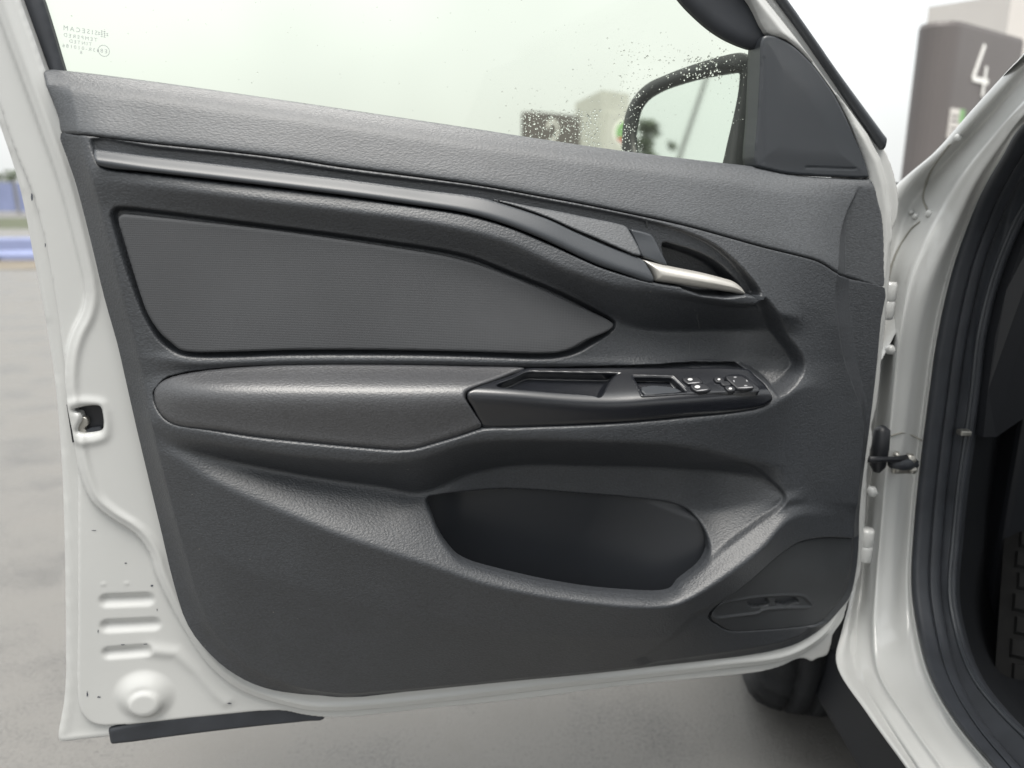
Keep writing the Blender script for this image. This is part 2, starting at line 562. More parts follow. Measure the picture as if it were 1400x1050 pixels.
sh = outline(DOOR, WIN_HOLE, 0.0, 3)
PLATEAU = [(-60, -150), (-12, 0), (50, 170), (78, 250), (101, 336), (114, 400), (110, 425), (98, 450), (89, 480), (86, 530), (97, 590), (101, 623), (109, 654), (123, 686), (149, 709), (183, 731), (202, 757),
           (211, 786), (229, 824), (257, 873), (286, 913), (329, 946), (393, 967), (436, 974), (550, 967), (750, 943), (843, 933), (986, 916), (1066, 906), (1100, 893), (1135, 866), (1160, 820),
           (1178, 760), (1186, 600), (1222, 330), (1205, 215), (1140, 118), (1050, 0), (920, -150), (690, -320), (300, -360), (-40, -310)]
plo = outline(DOOR, PLATEAU, 0.0, 3)
LATCH = [(99, 561), (109, 558.5), (129, 556.5), (134.5, 558), (137, 564), (139, 584), (137, 590), (132, 592.5), (112, 594.5), (104, 591.5), (106, 583), (110, 575), (108, 567), (101, 564.5)]
latch_o = outline(DOOR, LATCH, 0.006, 3)
LATCH_RIM = [(92, 552), (130, 549), (141, 553), (147, 590), (141, 602), (104, 606), (96, 590)]
lrim = outline(DOOR, LATCH_RIM, 0.006, 3)

def capsule(a, b, p, q):
    ab = q - p
    t = np.clip(((a - p[0]) * ab[0] + (b - p[1]) * ab[1]) / ab.dot(ab), 0, 1)
    return np.hypot(a - p[0] - t * ab[0], b - p[1] - t * ab[1])
def uv(px, py, w=0.0):
    return DOOR.local(DOOR.point(px, py, w))[:2]
ppm = np.linalg.norm(uv(200, 850) - uv(201, 850))        # metres per photo pixel near the lower rear corner
def dome_bump(d, r):
    return np.clip(1 - (d / r) ** 2, 0, 1) ** 1.5

def shell_h(a, b, s):
    p, _, _ = sdf(plo, a, b, 0.03)
    w = -0.006 + 0.008 * ss(-p, -0.0015, 0.0035)
    # bead that follows the trim edge
    w += 0.003 * np.exp(-((p + 0.012) / 0.004) ** 2) * (p < 0.01)
    # seam groove in the flange
    for (x0, y0, x1, y1, dep, r) in ((144, 825, 199, 823, 0.0050, 10.5), (145, 860, 208, 857, 0.0050, 10.5), (147, 897, 198, 893, 0.0048, 10)):
        w -= dep * dome_bump(capsule(a, b, uv(x0, y0), uv(x1, y1)), r * ppm * 1.15)
    path = [uv(205, 893), uv(240, 896), uv(270, 922), uv(296, 952), uv(308, 962)]
    d = np.min([capsule(a, b, path[i], path[i + 1]) for i in range(4)], axis=0)
    w += 0.0028 * np.exp(-(d / (10 * ppm)) ** 2)
    c0, c1 = uv(196, 955), uv(199, 962)
    d0 = np.hypot(a - c0[0], b - c0[1]); d1 = np.hypot(a - c1[0], b - c1[1])
    w += 0.009 * ss(-d0, -46 * ppm, -18 * ppm) + 0.004 * ss(-d1, -27 * ppm, -18 * ppm)
    l, _, _ = sdf(lrim, a, b, 0.03)
    w += 0.0025 * np.exp(-((l + 0.002) / 0.005) ** 2)
    d = np.hypot(a - uv(139, 802)[0], b - uv(139, 802)[1]); w += 0.0009 * dome_bump(d, 4 * ppm)
    d = np.hypot(a - uv(171, 801)[0], b - uv(171, 801)[1]); w += 0.0009 * dome_bump(d, 4 * ppm)
    return w - edge_round(s, 0.004)
door = relief('front_door', DOOR, so, shell_h, 0.0021, 0.012, M['paint'], None, [sh, latch_o])
# the door turns about its own base: give it a frame of its own
ROOTM[door.name] = (tuple(float(v) for v in door_base), DA)
_co = np.empty(len(door.data.vertices) * 3); door.data.vertices.foreach_get('co', _co)
door.data.vertices.foreach_set('co', to_local(door, _co.reshape(-1, 3)).ravel()); door.data.update()
door.parent = car
door.location = Vector(tuple(float(v) for v in door_base)) - car.location
door.rotation_euler = (0, 0, DA)

# --- outer skin behind it, with a hem down the rear edge
SKIN = [(-78, -60), (-34, 80), (0, 176), (20, 236), (31, 280), (43, 344), (53, 395), (63, 450), (72, 507), (80, 586), (85, 671), (88, 786), (89, 900), (89, 925), (86, 965), (79, 1014), (84, 1016),
        (110, 1013), (147, 1009), (250, 996), (300, 985), (350, 960), (600, 935), (900, 905), (1080, 880), (1150, 830), (1178, 760), (1190, 600), (1210, 420), (1213, 330), (1226, 290), (1210, 215), (1145, 120), (1050, -5), (920, -150), (690, -318), (300, -366), (-50, -318), (-120, -200)]
SKINHOLE = [(48, 120), (42, 60), (18, 0), (-28, -170), (20, -252), (300, -302), (650, -262), (880, -122), (1000, -30), (1034, 10), (1060, 60), (1120, 130), (1160, 200), (1165, 260), (900, 250), (500, 195), (200, 150)]
sk_o = outline(DOOR, SKIN, -0.012, 3)
def skin_h(a, b, s):
    return -0.012 + 0.002 * np.exp(-((s + 0.006) / 0.003) ** 2) - edge_round(s, 0.003)
skin = relief('outer_skin', DOOR, sk_o, skin_h, 0.005, 0.05, M['paint'], door, [outline(DOOR, SKINHOLE, -0.012, 3)])

# --- latch in its opening
pts = outline(DOOR, [(92, 552), (145, 548), (148, 598), (100, 604)], -0.012, 1, False)
relief('latch_pocket', DOOR, pts, lambda a, b, s: np.full(a.shape, -0.0095), 0.004, 0.02, M['black'], door)
lt = relief('latch_claw', DOOR, outline(DOOR, [(110, 570), (119, 571), (121, 580), (116, 585), (119, 590), (111, 592), (104, 590)], -0.004, 3),
            lambda a, b, s: -0.002 - edge_round(s, 0.001), 0.0008, 0.006, M['steel'], door)
relief('latch_plate', DOOR, outline(DOOR, [(112, 590), (137, 584), (137, 591), (131, 593), (112, 594)], -0.004, 2),
       lambda a, b, s: np.full(a.shape, -0.004), 0.001, 0.004, M['rubber'], door)

# --- paint chips
for k, (x, y, rx, ry) in enumerate(((117, 953, 1.6, 4.5), (133, 957, 3.2, 1.2), (206, 804, 2.2, 1.6), (213, 837, 0.7, 2.0), (313, 964, 3.5, 0.9), (170, 773, 2.6, 0.8), (126, 728, 4, 0.6),
                                    (132, 866, 0.8, 3), (166, 885, 3.4, 0.9), (197, 884, 3.6, 0.9), (59, 336, 0.9, 3), (41, 270, 1.6, 7))):
    L = [(x + rx * math.cos(t) * random.uniform(0.5, 1.2), y + ry * math.sin(t) * random.uniform(0.5, 1.2)) for t in np.linspace(0, 2 * math.pi, 9)[:-1]]
    w0 = 0.0
    o = outline(DOOR, L, w0, 1, False)
    ctr = o.mean(0)
    h = float(shell_h(np.array([ctr[0]]), np.array([ctr[1]]), np.array([-1.0]))[0])
    V = np.array([(p[0], p[1], h + 0.0006) for p in o])
    mesh_np('paint_chip', DOOR.world(V), [tuple(range(len(V)))], M['dirt'], door, False)

# --- weather strips
def strip_h(w0, bul, r):
    return lambda a, b, s: w0 + bul * np.sqrt(np.maximum(1 - (1 - np.clip(-s / r, 0, 1)) ** 2, 0))
relief('bottom_seal', DOOR, outline(DOOR, [(146, 1002), (147, 1008), (150, 1020), (155, 1020.5), (260, 1007), (350, 996.5), (420, 989.5), (443, 986.5), (440, 970), (380, 964), (260, 978), (150, 997)], -0.006, 3),
       strip_h(-0.013, 0.006, 0.006), 0.0016, 0.012, M['rubber'], door)
relief('frame_seal', DOOR, outline(DOOR, [(1076, 0), (1144, 97), (1184, 152), (1206, 182), (1212, 191), (1207, 205), (1200, 198), (1182, 172), (1156, 134), (1140, 110), (1059, -5), (930, -160), (945, -170)], -0.002, 3),
       strip_h(-0.001, 0.005, 0.009), 0.002, 0.012, M['smooth'], door)
WS_OUT = [(64, 101), (44, 50), (26, 0), (-28, -172), (18, -254), (300, -304), (652, -264), (884, -122), (1003, -28), (1032, 4), (1052, 46), (1062, 110), (1062, 250), (900, 250), (300, 170), (70, 140)]
GLASS_VIS = [(84.5, 94), (70, 45), (56, 0), (6, -150), (42, -216), (300, -262), (640, -226), (840, -112), (900, -45), (935, 1), (950, 17), (970, 35), (990, 49), (1010, 59), (1028, 65.5), (1038.5, 68), (1036, 130), (1033, 232), (900, 222), (600, 178), (300, 132), (88, 104)]
relief('window_seal', DOOR, outline(DOOR, WS_OUT, -0.006, 3), strip_h(-0.016, 0.007, 0.014), 0.0022, 0.008, M['rubber'], door, [outline(DOOR, GLASS_VIS, -0.010, 4)])

# --- window glass (a real pane with both faces) and its printed mark
gl_o = outline(DOOR, [(40, 130), (38, 60), (20, 0), (-18, -150), (25, -240), (300, -285), (660, -250), (870, -118), (960, -30), (1015, 20), (1060, 75), (1050, 245), (900, 236), (600, 200), (300, 155)], -0.026, 2)
def pane(name, fr, out, c0, c1, mat, parent):
    n = len(out)
    V = np.vstack([np.c_[out, np.full(n, c0)], np.c_[out, np.full(n, c1)]])
    Fc = [tuple(range(n)), tuple(range(2 * n - 1, n - 1, -1))] + [(i, i + n, (i + 1) % n + n, (i + 1) % n) for i in range(n)]
    return mesh_np(name, fr.world(V), Fc, mat, parent, False)
glass = pane('window_glass', DOOR, gl_o, -0.024, -0.028, M['glass'], door)

m_etch = material('etched_print', (0.34, 0.36, 0.36), 0.7, 0.3)
def text_mesh(s, size):
    cu = bpy.data.curves.new('t', 'FONT'); cu.body = s; cu.size = size; cu.align_x = 'CENTER'; cu.space_character = 1.45; cu.resolution_u = 2
    o = bpy.data.objects.new('t', cu); COL.objects.link(o)
    bpy.context.view_layer.update()
    me = o.to_mesh()
    V = np.array([v.co[:] for v in me.vertices]).reshape(-1, 3); Fc = [tuple(p.vertices) for p in me.polygons]
    o.to_mesh_clear(); bpy.data.objects.remove(o); bpy.data.curves.remove(cu)
    return V, Fc
slope = math.atan2(*(uv(800, 202) - uv(90, 97))[::-1])
def stamp(name, V, Fc, px, py, w=-0.0236):
    ca, sa = math.cos(slope), math.sin(slope)
    x, y = -V[:, 0], V[:, 1]                    # printed on the outer face: read from inside it is mirrored
    c = uv(px, py, w)
    P = np.c_[c[0] + x * ca - y * sa, c[1] + x * sa + y * ca, np.full(len(V), w)]
    return mesh_np(name, DOOR.world(P), Fc, m_etch, glass, False)
for s, px, py, size in (('SISECAM', 110, 44.5, 0.0062), ('TEMPERED', 110, 53.5, 0.0050), ('TINTED', 110, 60.5, 0.0046), ('43R-010186', 110.5, 68, 0.0050), ('8', 111, 74, 0.0046)):
    V, Fc = text_mesh(s, size)
    stamp('glass_lettering', V, Fc, px, py)
def ring(r0, r1, n=28):
    V = [(r * math.cos(t), r * math.sin(t), 0) for r in (r0, r1) for t in np.linspace(0, 2 * math.pi, n, endpoint=False)]
    return np.array(V), [(i, (i + 1) % n, (i + 1) % n + n, i + n) for i in range(n)]
V, Fc = ring(0.0050, 0.0056); stamp('approval_mark', V, Fc, 142, 69.5)
V, Fc = text_mesh('E8', 0.0055); V[:, 1] -= 0.002; stamp('approval_mark', V, Fc, 142, 69.5)
V, Fc = [], []
for i in range(4):                               # lozenge of small diamonds
    for j in range(4):
        if (i in (0, 3)) and (j in (0, 3)): continue
        cx, cy = (i - 1.5) * 0.0026, (j - 1.5) * 0.0017
        k = len(V); V += [(cx - 0.0011, cy, 0), (cx, cy - 0.0007, 0), (cx + 0.0011, cy, 0), (cx, cy + 0.0007, 0)]; Fc.append((k, k + 1, k + 2, k + 3))
stamp('maker_mark', np.array(V), Fc, 141, 46.5)

# --- rain drops standing on the outer face of the glass
def drops(name, n_list, w, parent, mat):
    dome = []
    V, Fc = [], []
    ns = 8
    for (x0, y0, x1, y1, n, r0, r1, poly) in n_list:
        for _ in range(n):
            px, py = random.uniform(x0, x1), random.uniform(y0, y1)
            c = uv(px, py, w)
            if poly is not None and sdf(poly, np.array([c[0]]), np.array([c[1]]))[0][0] > -0.004: continue
            r = r0 + (r1 - r0) * random.random() ** 2.5
            k = len(V); ex = random.uniform(0.85, 1.25)
            for (rr, hh) in ((1.0, 0.0), (0.82, 0.36), (0.45, 0.60)):
                for s in range(ns):
                    t = 2 * math.pi * s / ns
                    V.append((c[0] + r * rr * math.cos(t), c[1] + r * rr * ex * math.sin(t), w - r * hh * 0.8))
            V.append((c[0], c[1], w - r * 0.54))
            Fc.append(tuple(k + s for s in range(ns)))
            for l in range(2):
                for s in range(ns):
                    s2 = (s + 1) % ns
                    Fc.append((k + l * ns + s2, k + l * ns + s, k + (l + 1) * ns + s, k + (l + 1) * ns + s2))
            for s in range(ns):
                Fc.append((k + 2 * ns + (s + 1) % ns, k + 2 * ns + s, k + 3 * ns))
    o = mesh_np(name, DOOR.world(np.array(V)), Fc, mat, parent, True)
    o['kind'] = 'stuff'
    return o
vis = outline(DOOR, GLASS_VIS, -0.0283, 3)
drops('raindrops', [(680, 120, 870, 210, 160, 0.0003, 0.0010, vis), (780, 40, 1036, 140, 160, 0.0003, 0.0010, vis), (712, 150, 822, 210, 560, 0.0005, 0.0014, vis), (846, 66, 1036, 110, 170, 0.0004, 0.0012, vis), (846, 110, 880, 210, 160, 0.0004, 0.0011, vis), (935, 76, 985, 108, 70, 0.0008, 0.0016, vis), (1000, 100, 1034, 225, 60, .0004, .0010, vis), (880, 110, 1000, 215, 50, .0003, .0008, vis),
                    (60, -20, 940, 200, 160, 0.0003, 0.0007, vis)], -0.0282, glass, M['water'])

# --- triangular sail cover
SAIL = [(1041, 68), (1040, 100), (1037, 160), (1034, 226), (1040, 229), (1056, 233), (1075, 237), (1110, 240), (1150, 242), (1184, 243), (1189, 242), (1189, 238), (1180, 210), (1168, 183), (1155, 154), (1140, 126), (1120, 97), (1102, 77), (1085, 62), (1070, 53), (1056, 48), (1046, 49), (1042, 56)]
def sail_h(a, b, s):
    w = 0.002 + 0.002 * ss(-s, 0, 0.03) - edge_round(s, 0.002)
    d = capsule(a, b, uv(1101, 229), uv(1168, 231))
    w = w - 0.0012 * np.exp(-(d / 0.0009) ** 2)
    d = capsule(a, b, uv(1043, 80), uv(1043, 222))
    return w - 0.0008 * np.exp(-(d / 0.0010) ** 2)
relief('mirror_cover', DOOR, outline(DOOR, SAIL, 0.003, 4), sail_h, 0.0015, 0.03, M['smooth'], door)

# --- upper trim
SEAM = [(83, 181, .019), (100, 182.5, .032), (119, 184.5, .042), (200, 194.5, .042), (300, 205, .042), (400, 217, .042), (464, 227, .042), (579, 242, .042), (664, 254, .042), (750, 269.5, .042), (786, 276, .042),
        (860, 291, .042), (934, 307, .042), (986, 321, .042), (1043, 337, .042), (1100, 351, .042), (1120, 357, .042), (1133, 364, .042), (1146, 373, .038), (1180, 384, .022), (1211, 393, .008)]
UP_TOP = [(61, 98, .0), (66, 95, .0), (90, 96.5, .0), (150, 103.5, .0), (250, 117, .0), (350, 131.5, .0), (450, 146, .0), (550, 161, .0), (650, 176, .0), (700, 184, .0), (750, 191.5, .0), (820, 202, .0), (900, 212.5, .0), (990, 223, .0),
          (1030, 227.5, .0), (1050, 232, .0), (1075, 238, .0), (1110, 241.5, .0), (1150, 243.5, .0), (1184, 244.5, .0), (1190, 245, .0)]
UP_R = [(1195, 255, .002), (1200, 275, .003), (1206, 295, .004), (1210, 330, .006), (1211, 365, .007)]
UP_L = [(79, 162, .019), (71, 137, .016), (64, 112, .008)]
up_out = outline(DOOR, UP_TOP + UP_R + SEAM[::-1] + UP_L, 0, 3)
up_s = railsurf(DOOR, [
    [(40, 90, -.004), (90, 94, -.004), (350, 127, -.004), (650, 172, -.004), (820, 198, -.004), (990, 219, -.004), (1075, 234, -.004), (1230, 243, -.004)],
    [(40, 100, .006), (90, 103, .009), (350, 137, .010), (650, 182, .010), (820, 207, .010), (990, 229, .009), (1075, 244, .007), (1230, 251, .002)],
    [(40, 118, .016), (90, 120, .022), (350, 153, .024), (650, 197, .024), (820, 222, .023), (990, 248, .021), (1075, 263, .018), (1150, 270, .012), (1230, 278, .004)],
    [(40, 178, .030)] + [(p[0], p[1] - 4, max(p[2], .036) if p[0] < 1150 else p[2]) for p in SEAM] + [(1230, 396, .006)],
    [(40, 190, .030)] + [(p[0], p[1] + 14, max(p[2], .036) if p[0] < 1150 else p[2]) for p in SEAM] + [(1230, 405, .006)]], 0.002, 0.010, 0.004)
END = outline(DOOR, [(1196, 236, .01), (1176, 268, .02), (1158, 310, .03), (1148, 360, .036), (1141, 400, .036), (1143, 440, .034), (1150, 480, .032), (1162, 520, .028), (1176, 560, .022), (1188, 600, .018), (1300, 620, .01), (1300, 236, .01)], 0, 4)
def end_drop(a, b):
    e, _, _ = sdf(END, a, b, 0.05)
    return 0.005 * ss(-e, -0.001, 0.006) + 0.55 * np.maximum(-e, 0)
def left_bevel(w, s, r=0.022, lo=0.008):
    t = -s / r
    t = t - np.where(t > 0.85, np.minimum((t - 0.85) ** 2 / 0.6, 0.0375) , 0)
    return lo + (w - lo) * np.clip(t / 0.985, 0, 1)
seam_o = outline(DOOR, SEAM, 0, 3, False)
def end_wrap(w, a, b):
    return np.maximum(w - end_drop(a, b), np.minimum(w, 0.005))
left_line = outline(DOOR, [(60, 97, .0), (64, 112, .004), (71, 137, .010), (78, 160, .012), (83, 181, .012), (93, 215, .012)], 0, 1, False)
def up_h(a, b, s):
    d = a - np.interp(b, left_line[::-1, 1], left_line[::-1, 0])
    w = up_s(a, b)
    t = np.clip(d / 0.024, 0, 1)
    w = np.minimum(w, 0.017 + (np.maximum(w, 0.017) - 0.017) * t)
    return end_wrap(w, a, b) - edge_round(s, 0.0022)
upper = relief('upper_trim', DOOR, up_out, up_h, 0.0016, 0.03, M['trim_glare'], door)

# --- lower trim: base surface through its character lines
LOW = [
 [(60, 165, .03), (83, 180, .035), (119, 184, .041), (200, 194, .041), (350, 211, .041), (579, 243, .041), (750, 270, .041), (934, 307, .041), (1043, 337, .041), (1120, 357, .041), (1146, 373, .038), (1225, 397, .018)],
 [(60, 226, 0.0320), (100, 229, 0.0420), (137, 231, 0.0500), (350, 256, 0.0530), (464, 270, 0.0540), (579, 286, 0.0560), (693, 311, 0.0590), (750, 334, 0.0610), (814, 364, 0.0680), (849, 376, 0.0690), (957, 397, 0.0660), (1029, 406, 0.0630), (1090, 415, 0.0480), (1146, 425, 0.0380), (1225, 440, 0.0180)],
 [(60, 246, 0.0340), (100, 248, 0.0430), (150, 248, 0.0520), (350, 272, 0.0600), (464, 287, 0.0610), (579, 303, 0.0630), (693, 331, 0.0650), (771, 368, 0.0680), (829, 388, 0.0700), (900, 403, 0.0670), (1000, 416, 0.0630), (1066, 430, 0.0580), (1100, 437, 0.0460), (1146, 446, 0.0380), (1225, 460, 0.0180)],
 [(60, 284, .035), (100, 283, .040), (150, 281, .047), (200, 284, .048), (350, 303, .048), (464, 318, .047), (550, 330, .046), (650, 350, .045), (700, 370, .044), (771, 399, .042), (829, 430, .034), (880, 450, .026), (1000, 455, .024), (1066, 455, .040), (1100, 460, .044), (1146, 467, .036), (1225, 482, .018)],
 [(100, 468, .030), (190, 478, .044), (234, 482, .049), (271, 490, .051), (400, 488, .053), (550, 487, .053), (743, 492, .052), (850, 490, .042), (1000, 492, .034), (1066, 494, .041), (1100, 495, .044), (1146, 495, .034), (1225, 507, .014)],
 [(105, 478, .030), (196, 488, .045), (234, 491, .053), (271, 496, .056), (400, 494, .058), (550, 493, .058), (743, 498, .056), (850, 497, .046), (1000, 499, .037), (1066, 500, .042), (1100, 502, .045), (1146, 502, .034), (1225, 513, .014)],
 [(110, 505, .030), (205, 515, .044), (229, 510, .048), (343, 502, .049), (719, 504, .047), (1023, 505, .040), (1040, 513, .041), (1098, 513, .047), (1150, 520, .033), (1225, 527, .014)],
 [(130, 540, .030), (200, 550, .046), (215, 572, .057), (240, 585, .067), (286, 591, .080), (350, 601, .089), (493, 615, .093), (544, 619, .094), (593, 610, .094), (659, 589, .094), (700, 588, .094), (871, 579.5, .093), (986, 569, .087), (1040, 561, .077), (1062, 549, .067), (1102, 528, .052), (1150, 540, .033), (1225, 547, .014)],
 [(130, 560, .030), (205, 580, .051), (240, 596, .064), (286, 605, .077), (350, 616, .087), (436, 627, .090), (521, 633, .090), (573, 627, .091), (640, 606, .092), (700, 602, .092), (814, 604, .092), (929, 610, .087), (1023, 630, .068), (1062, 638, .055), (1110, 640, .045), (1160, 642, .033), (1225, 642, .012)],
 [(130, 580, .031), (211, 592, .050), (240, 611, .056), (286, 623, .054), (350, 637, .050), (436, 653, .045), (521, 665, .041), (573, 674, .038), (640, 648, .024), (700, 636, .016), (814, 636, .014), (929, 640, .018), (1000, 648, .026), (1040, 656, .036), (1070, 673, .049), (1110, 662, .045), (1160, 662, .033), (1225, 662, .012)],
 [(130, 600, .032), (214, 602, .050), (240, 617, .0580), (286, 640, .0600), (350, 655, .0605), (436, 680, .0620), (521, 698, .0600), (560, 697, .056), (584, 690, .048), (640, 677, .026), (693, 674, .017), (786, 680, .014), (871, 687, .016), (926, 695, .022), (975, 702, .030), (1040, 690, .043), (1077, 684, .054), (1110, 685, .045), (1170, 690, .030), (1225, 690, .012)],
 [(130, 606, .033), (216, 610, .050), (240, 621, .0585), (286, 649, .0640), (350, 673, .0700), (436, 705, .077), (521, 733, .082), (570, 748, .083), (610, 757, .081), (640, 766, .079), (707, 785, .079), (757, 796, .079), (814, 805, .079), (871, 810, .078), (911, 810, .076), (929, 800, .073), (957, 780, .069), (986, 758, .064), (1043, 717, .055), (1069, 699, .053), (1085, 690, .050), (1110, 690, .045), (1175, 695, .026), (1225, 695, .012)],
 [(130, 612, .034), (216, 616, .050), (234, 623, .058), (271, 645, .0640), (329, 676, .0725), (400, 705, .081), (464, 731, .088), (530, 754, .092), (607, 779, .095), (664, 798, .097), (750, 816, .098), (786, 821, .098), (871, 829, .098), (917, 827, .096), (943, 818, .094), (986, 792, .088), (1043, 749, .076), (1074, 714, .063), (1100, 704, .052), (1175, 706, .024), (1225, 706, .012)],
 [(130, 650, .030), (230, 700, .044), (300, 760, .058), (400, 800, .066), (600, 850, .072), (871, 873, .072), (940, 865, .062), (1000, 840, .052), (1080, 800, .040), (1160, 780, .026), (1225, 775, .012)],
 [(180, 800, .018), (230, 810, .020), (290, 890, .024), (360, 940, .024), (450, 958, .024), (750, 930, .024), (1000, 901, .022), (1094, 880, .020), (1150, 835, .016), (1225, 830, .010)],
]
low_s = railsurf(DOOR, LOW, 0.0015, 0.004, 0.0028)
LOW_REST = [(1206, 436, .008), (1200, 500, .008), (1195, 545, .008), (1190, 585, .008), (1183, 637, .008), (1179, 671, .008), (1176, 706, .008), (1175, 750, .008), (1171, 784, .008), (1163, 817, .008), (1151, 833, .008), (1128, 857, .008), (1094, 880, .009), (1066, 890, .01), (1031, 897, .01), (986, 903, .01), (900, 913, .01), (814, 923, .01), (700, 934, .01), (550, 949, .01),
            (473, 956, .01), (436, 956.5, 0.016), (400, 951, 0.016), (360, 940, 0.016), (323, 921, 0.016), (288, 896, 0.020), (257, 856, 0.020), (238, 801, 0.020), (220, 726, 0.020), (200, 643, 0.020), (183, 571, 0.020), (167, 500, 0.020), (160, 470, 0.020), (143, 410, 0.020), (123, 327, 0.020), (103, 250, 0.020), (92, 215, .018)]
SEAM2 = [(p[0], p[1] + 1.2, p[2]) for p in SEAM]
low_out = outline(DOOR, SEAM2 + LOW_REST, 0, 3)
rest_l = outline(DOOR, [SEAM2[-1]] + LOW_REST + [SEAM2[0]], 0, 1, False)
STRIP = [(128, 204.5, 0.0500), (135, 204.5, 0.0500), (200, 213, 0.0510), (300, 224.5, 0.0520), (400, 236.5, 0.0530), (464, 244, 0.0530), (579, 259.5, 0.0540), (659, 270.5, 0.0550), (693, 280.5, 0.0560), (750, 300, 0.0580), (786, 317, 0.0590), (840, 340, 0.0610), (871, 351, 0.0620), (880, 356, 0.0620), (887, 364, 0.0650), (894, 384, 0.0670), (889, 386, 0.0670), (849, 373, 0.0640), (814, 361, 0.0620), (750, 330.5, 0.0600), (693, 307.5, 0.0580), (636, 291, 0.0560), (579, 282, 0.0550), (464, 266, 0.0540), (350, 252, 0.0530), (200, 234.5, 0.0510), (145, 228.5, 0.0500), (136, 224, 0.0500), (130, 213, 0.0500)]
strip_o = outline(DOOR, STRIP, 0, 3)
CHAN = [(119, 188, 0.0500), (200, 198, 0.0550), (350, 214, 0.0570), (464, 231.5, 0.0570), (579, 246, 0.0590), (664, 257, 0.0600), (750, 273, 0.0600), (860, 294, 0.0600), (925, 310, 0.0600), (955, 320, 0.0600), (985, 335, 0.0590), (1008, 354, 0.0590), (1028, 378, 0.0580), (1041, 401, 0.0580), (1036, 407, 0.0590), (1026, 405.5, 0.0600), (957, 397, 0.0650), (889, 387, 0.0670), (849, 376, 0.0680), (814, 364, 0.0670), (750, 334, 0.0650), (693, 311, 0.0630), (636, 295, 0.0610), (579, 286, 0.0600), (464, 270, 0.0580), (350, 256, 0.0570), (200, 239, 0.0540), (145, 232.5, 0.0530), (134, 228, 0.0520), (127, 217, 0.0510)]
chan_o = outline(DOOR, CHAN, 0, 3)
CUP = [(904, 331, .035), (928, 335, .035), (950, 342, .035), (977, 355, .035), (997, 372, .035), (1012, 392, .036), (1004, 402, .037), (920, 392, .037), (908, 360, .035)]
cup_o = outline(DOOR, CUP, 0, 3)
SCOOP = [(700, 330, .05), (771, 372, .058), (849, 384, .06), (957, 404, .058), (1030, 413, .056), (1043, 405, .053), (1056, 418, .052), (1066, 432, .051), (1084, 463, .047), (1098, 483, .046), (1103, 500, .046), (1096, 516, .046), (1062, 542, .056), (1045, 525, .045), (1022, 512, .042), (860, 500, .046), (790, 470, .05), (840, 446, .041), (790, 410, .043), (720, 372, .046)]
scoop_o = outline(DOOR, SCOOP, 0, 3)
GROOVE = [(149, 296, .046), (151, 287, .046), (157, 281.5, .046), (168, 280.5, .046), (200, 283.5, .047), (350, 303, .047), (464, 318, .047), (550, 330.5, .046), (610, 340, .046), (650, 350, .045), (700, 370, .044), (771, 399, .042), (829, 430, .040), (843, 439, .040), (846.5, 445, .041), (843, 453, .042), (809, 476, .050), (795, 484, .052), (777, 489.5, .053), (743, 493, .054), (650, 490, .055), (550, 488, .055), (400, 488, .055), (320, 490.5, .054), (271, 490.5, .053), (250, 487.5, .051), (234, 481, .049), (221, 472, .048), (211, 461, .047), (197, 437, .045), (186, 410, .044), (169, 364, .044), (158, 330, .045)]
groove_o = outline(DOOR, GROOVE, 0, 3)
SPK = [(975, 818, .05), (1014, 789, .05), (1061, 755, .048), (1085, 740, .043), (1092, 737, .041), (1110, 733, .036), (1126, 731.5, .031), (1150, 731.5, .022), (1173, 732, .010), (1190, 740, .008), (1185, 800, .008), (1140, 852, .012), (1128, 855, .014), (1112, 858, .02), (1098, 861, .024), (1060, 864.5, .028), (1014, 866.5, .033), (1000, 865, .035), (988, 860, .036), (977, 852, .037), (968, 845, .038), (961, 837, .04), (961, 831, .042), (966, 825, .045)]
spk_o = outline(DOOR, SPK, 0, 3)
POCKET = [(584, 684, .046), (590, 702, .052), (601, 729, .060), (621, 754, .067), (634, 763, .070), (650, 770, .072), (707, 786, .0745), (757, 797, .0755), (814, 806, .0765), (871, 811, .0765), (905, 811.5, .0755), (920, 807.5, .0745), (931, 798, .072), (945, 783, .064), (957, 766, .053), (965, 750, .045), (966, 738, .041), (962, 722, .039), (949, 706, .036), (926, 694, .030), (871, 686, .025), (786, 679, .023), (693, 673, .025), (636, 676, .032), (600, 680, .042)]
pocket_o = outline(DOOR, POCKET, 0, 3)

SEAT = [(213, 530, .05), (229, 515, .05), (343, 500.5, .05), (719, 502.5, .05), (1020, 502.5, .05), (1030, 508, .055), (1057, 531, .072), (1060.5, 540, .074), (1058, 549, .073), (1048, 556, .075), (1036, 560, .077), (986, 568, .086), (930, 573, .090), (871, 578.5, .092), (790, 583.5, .093), (700, 587, .093), (662, 588, .093), (630, 598, .093), (593, 609, .093), (567, 616, .093), (544, 617.8, .093), (493, 614.3, .092), (420, 607.5, .091), (350, 600, .088), (286, 590, .080), (252, 585.5, .072), (238, 582, .066), (225, 574.5, .060), (214.5, 563, .056), (208.5, 549, .052), (208, 537, .051)]
SC2 = [(700, 640, .03), (900, 640, .03), (985, 630, .06), (1023, 634, .064), (1045, 645, .060), (1060, 658, .055), (1074, 673, .052), (1077.5, 683, .053), (1071, 696, .055), (1043, 718, .058), (986, 760, .067), (950, 785, .07), (900, 760, .05), (700, 700, .03)]
sc2_o = outline(DOOR, SC2, 0, 3)
sc2a, sc2b = uv(940, 700, .05)[0], uv(1010, 680, .05)[0]
seat_o = outline(DOOR, SEAT, 0, 3)
la0, la1 = uv(470, 950, .01)[0], uv(300, 880, .015)[0]
sc0, sc1 = uv(830, 450, .04)[0], uv(1060, 450, .04)[0]
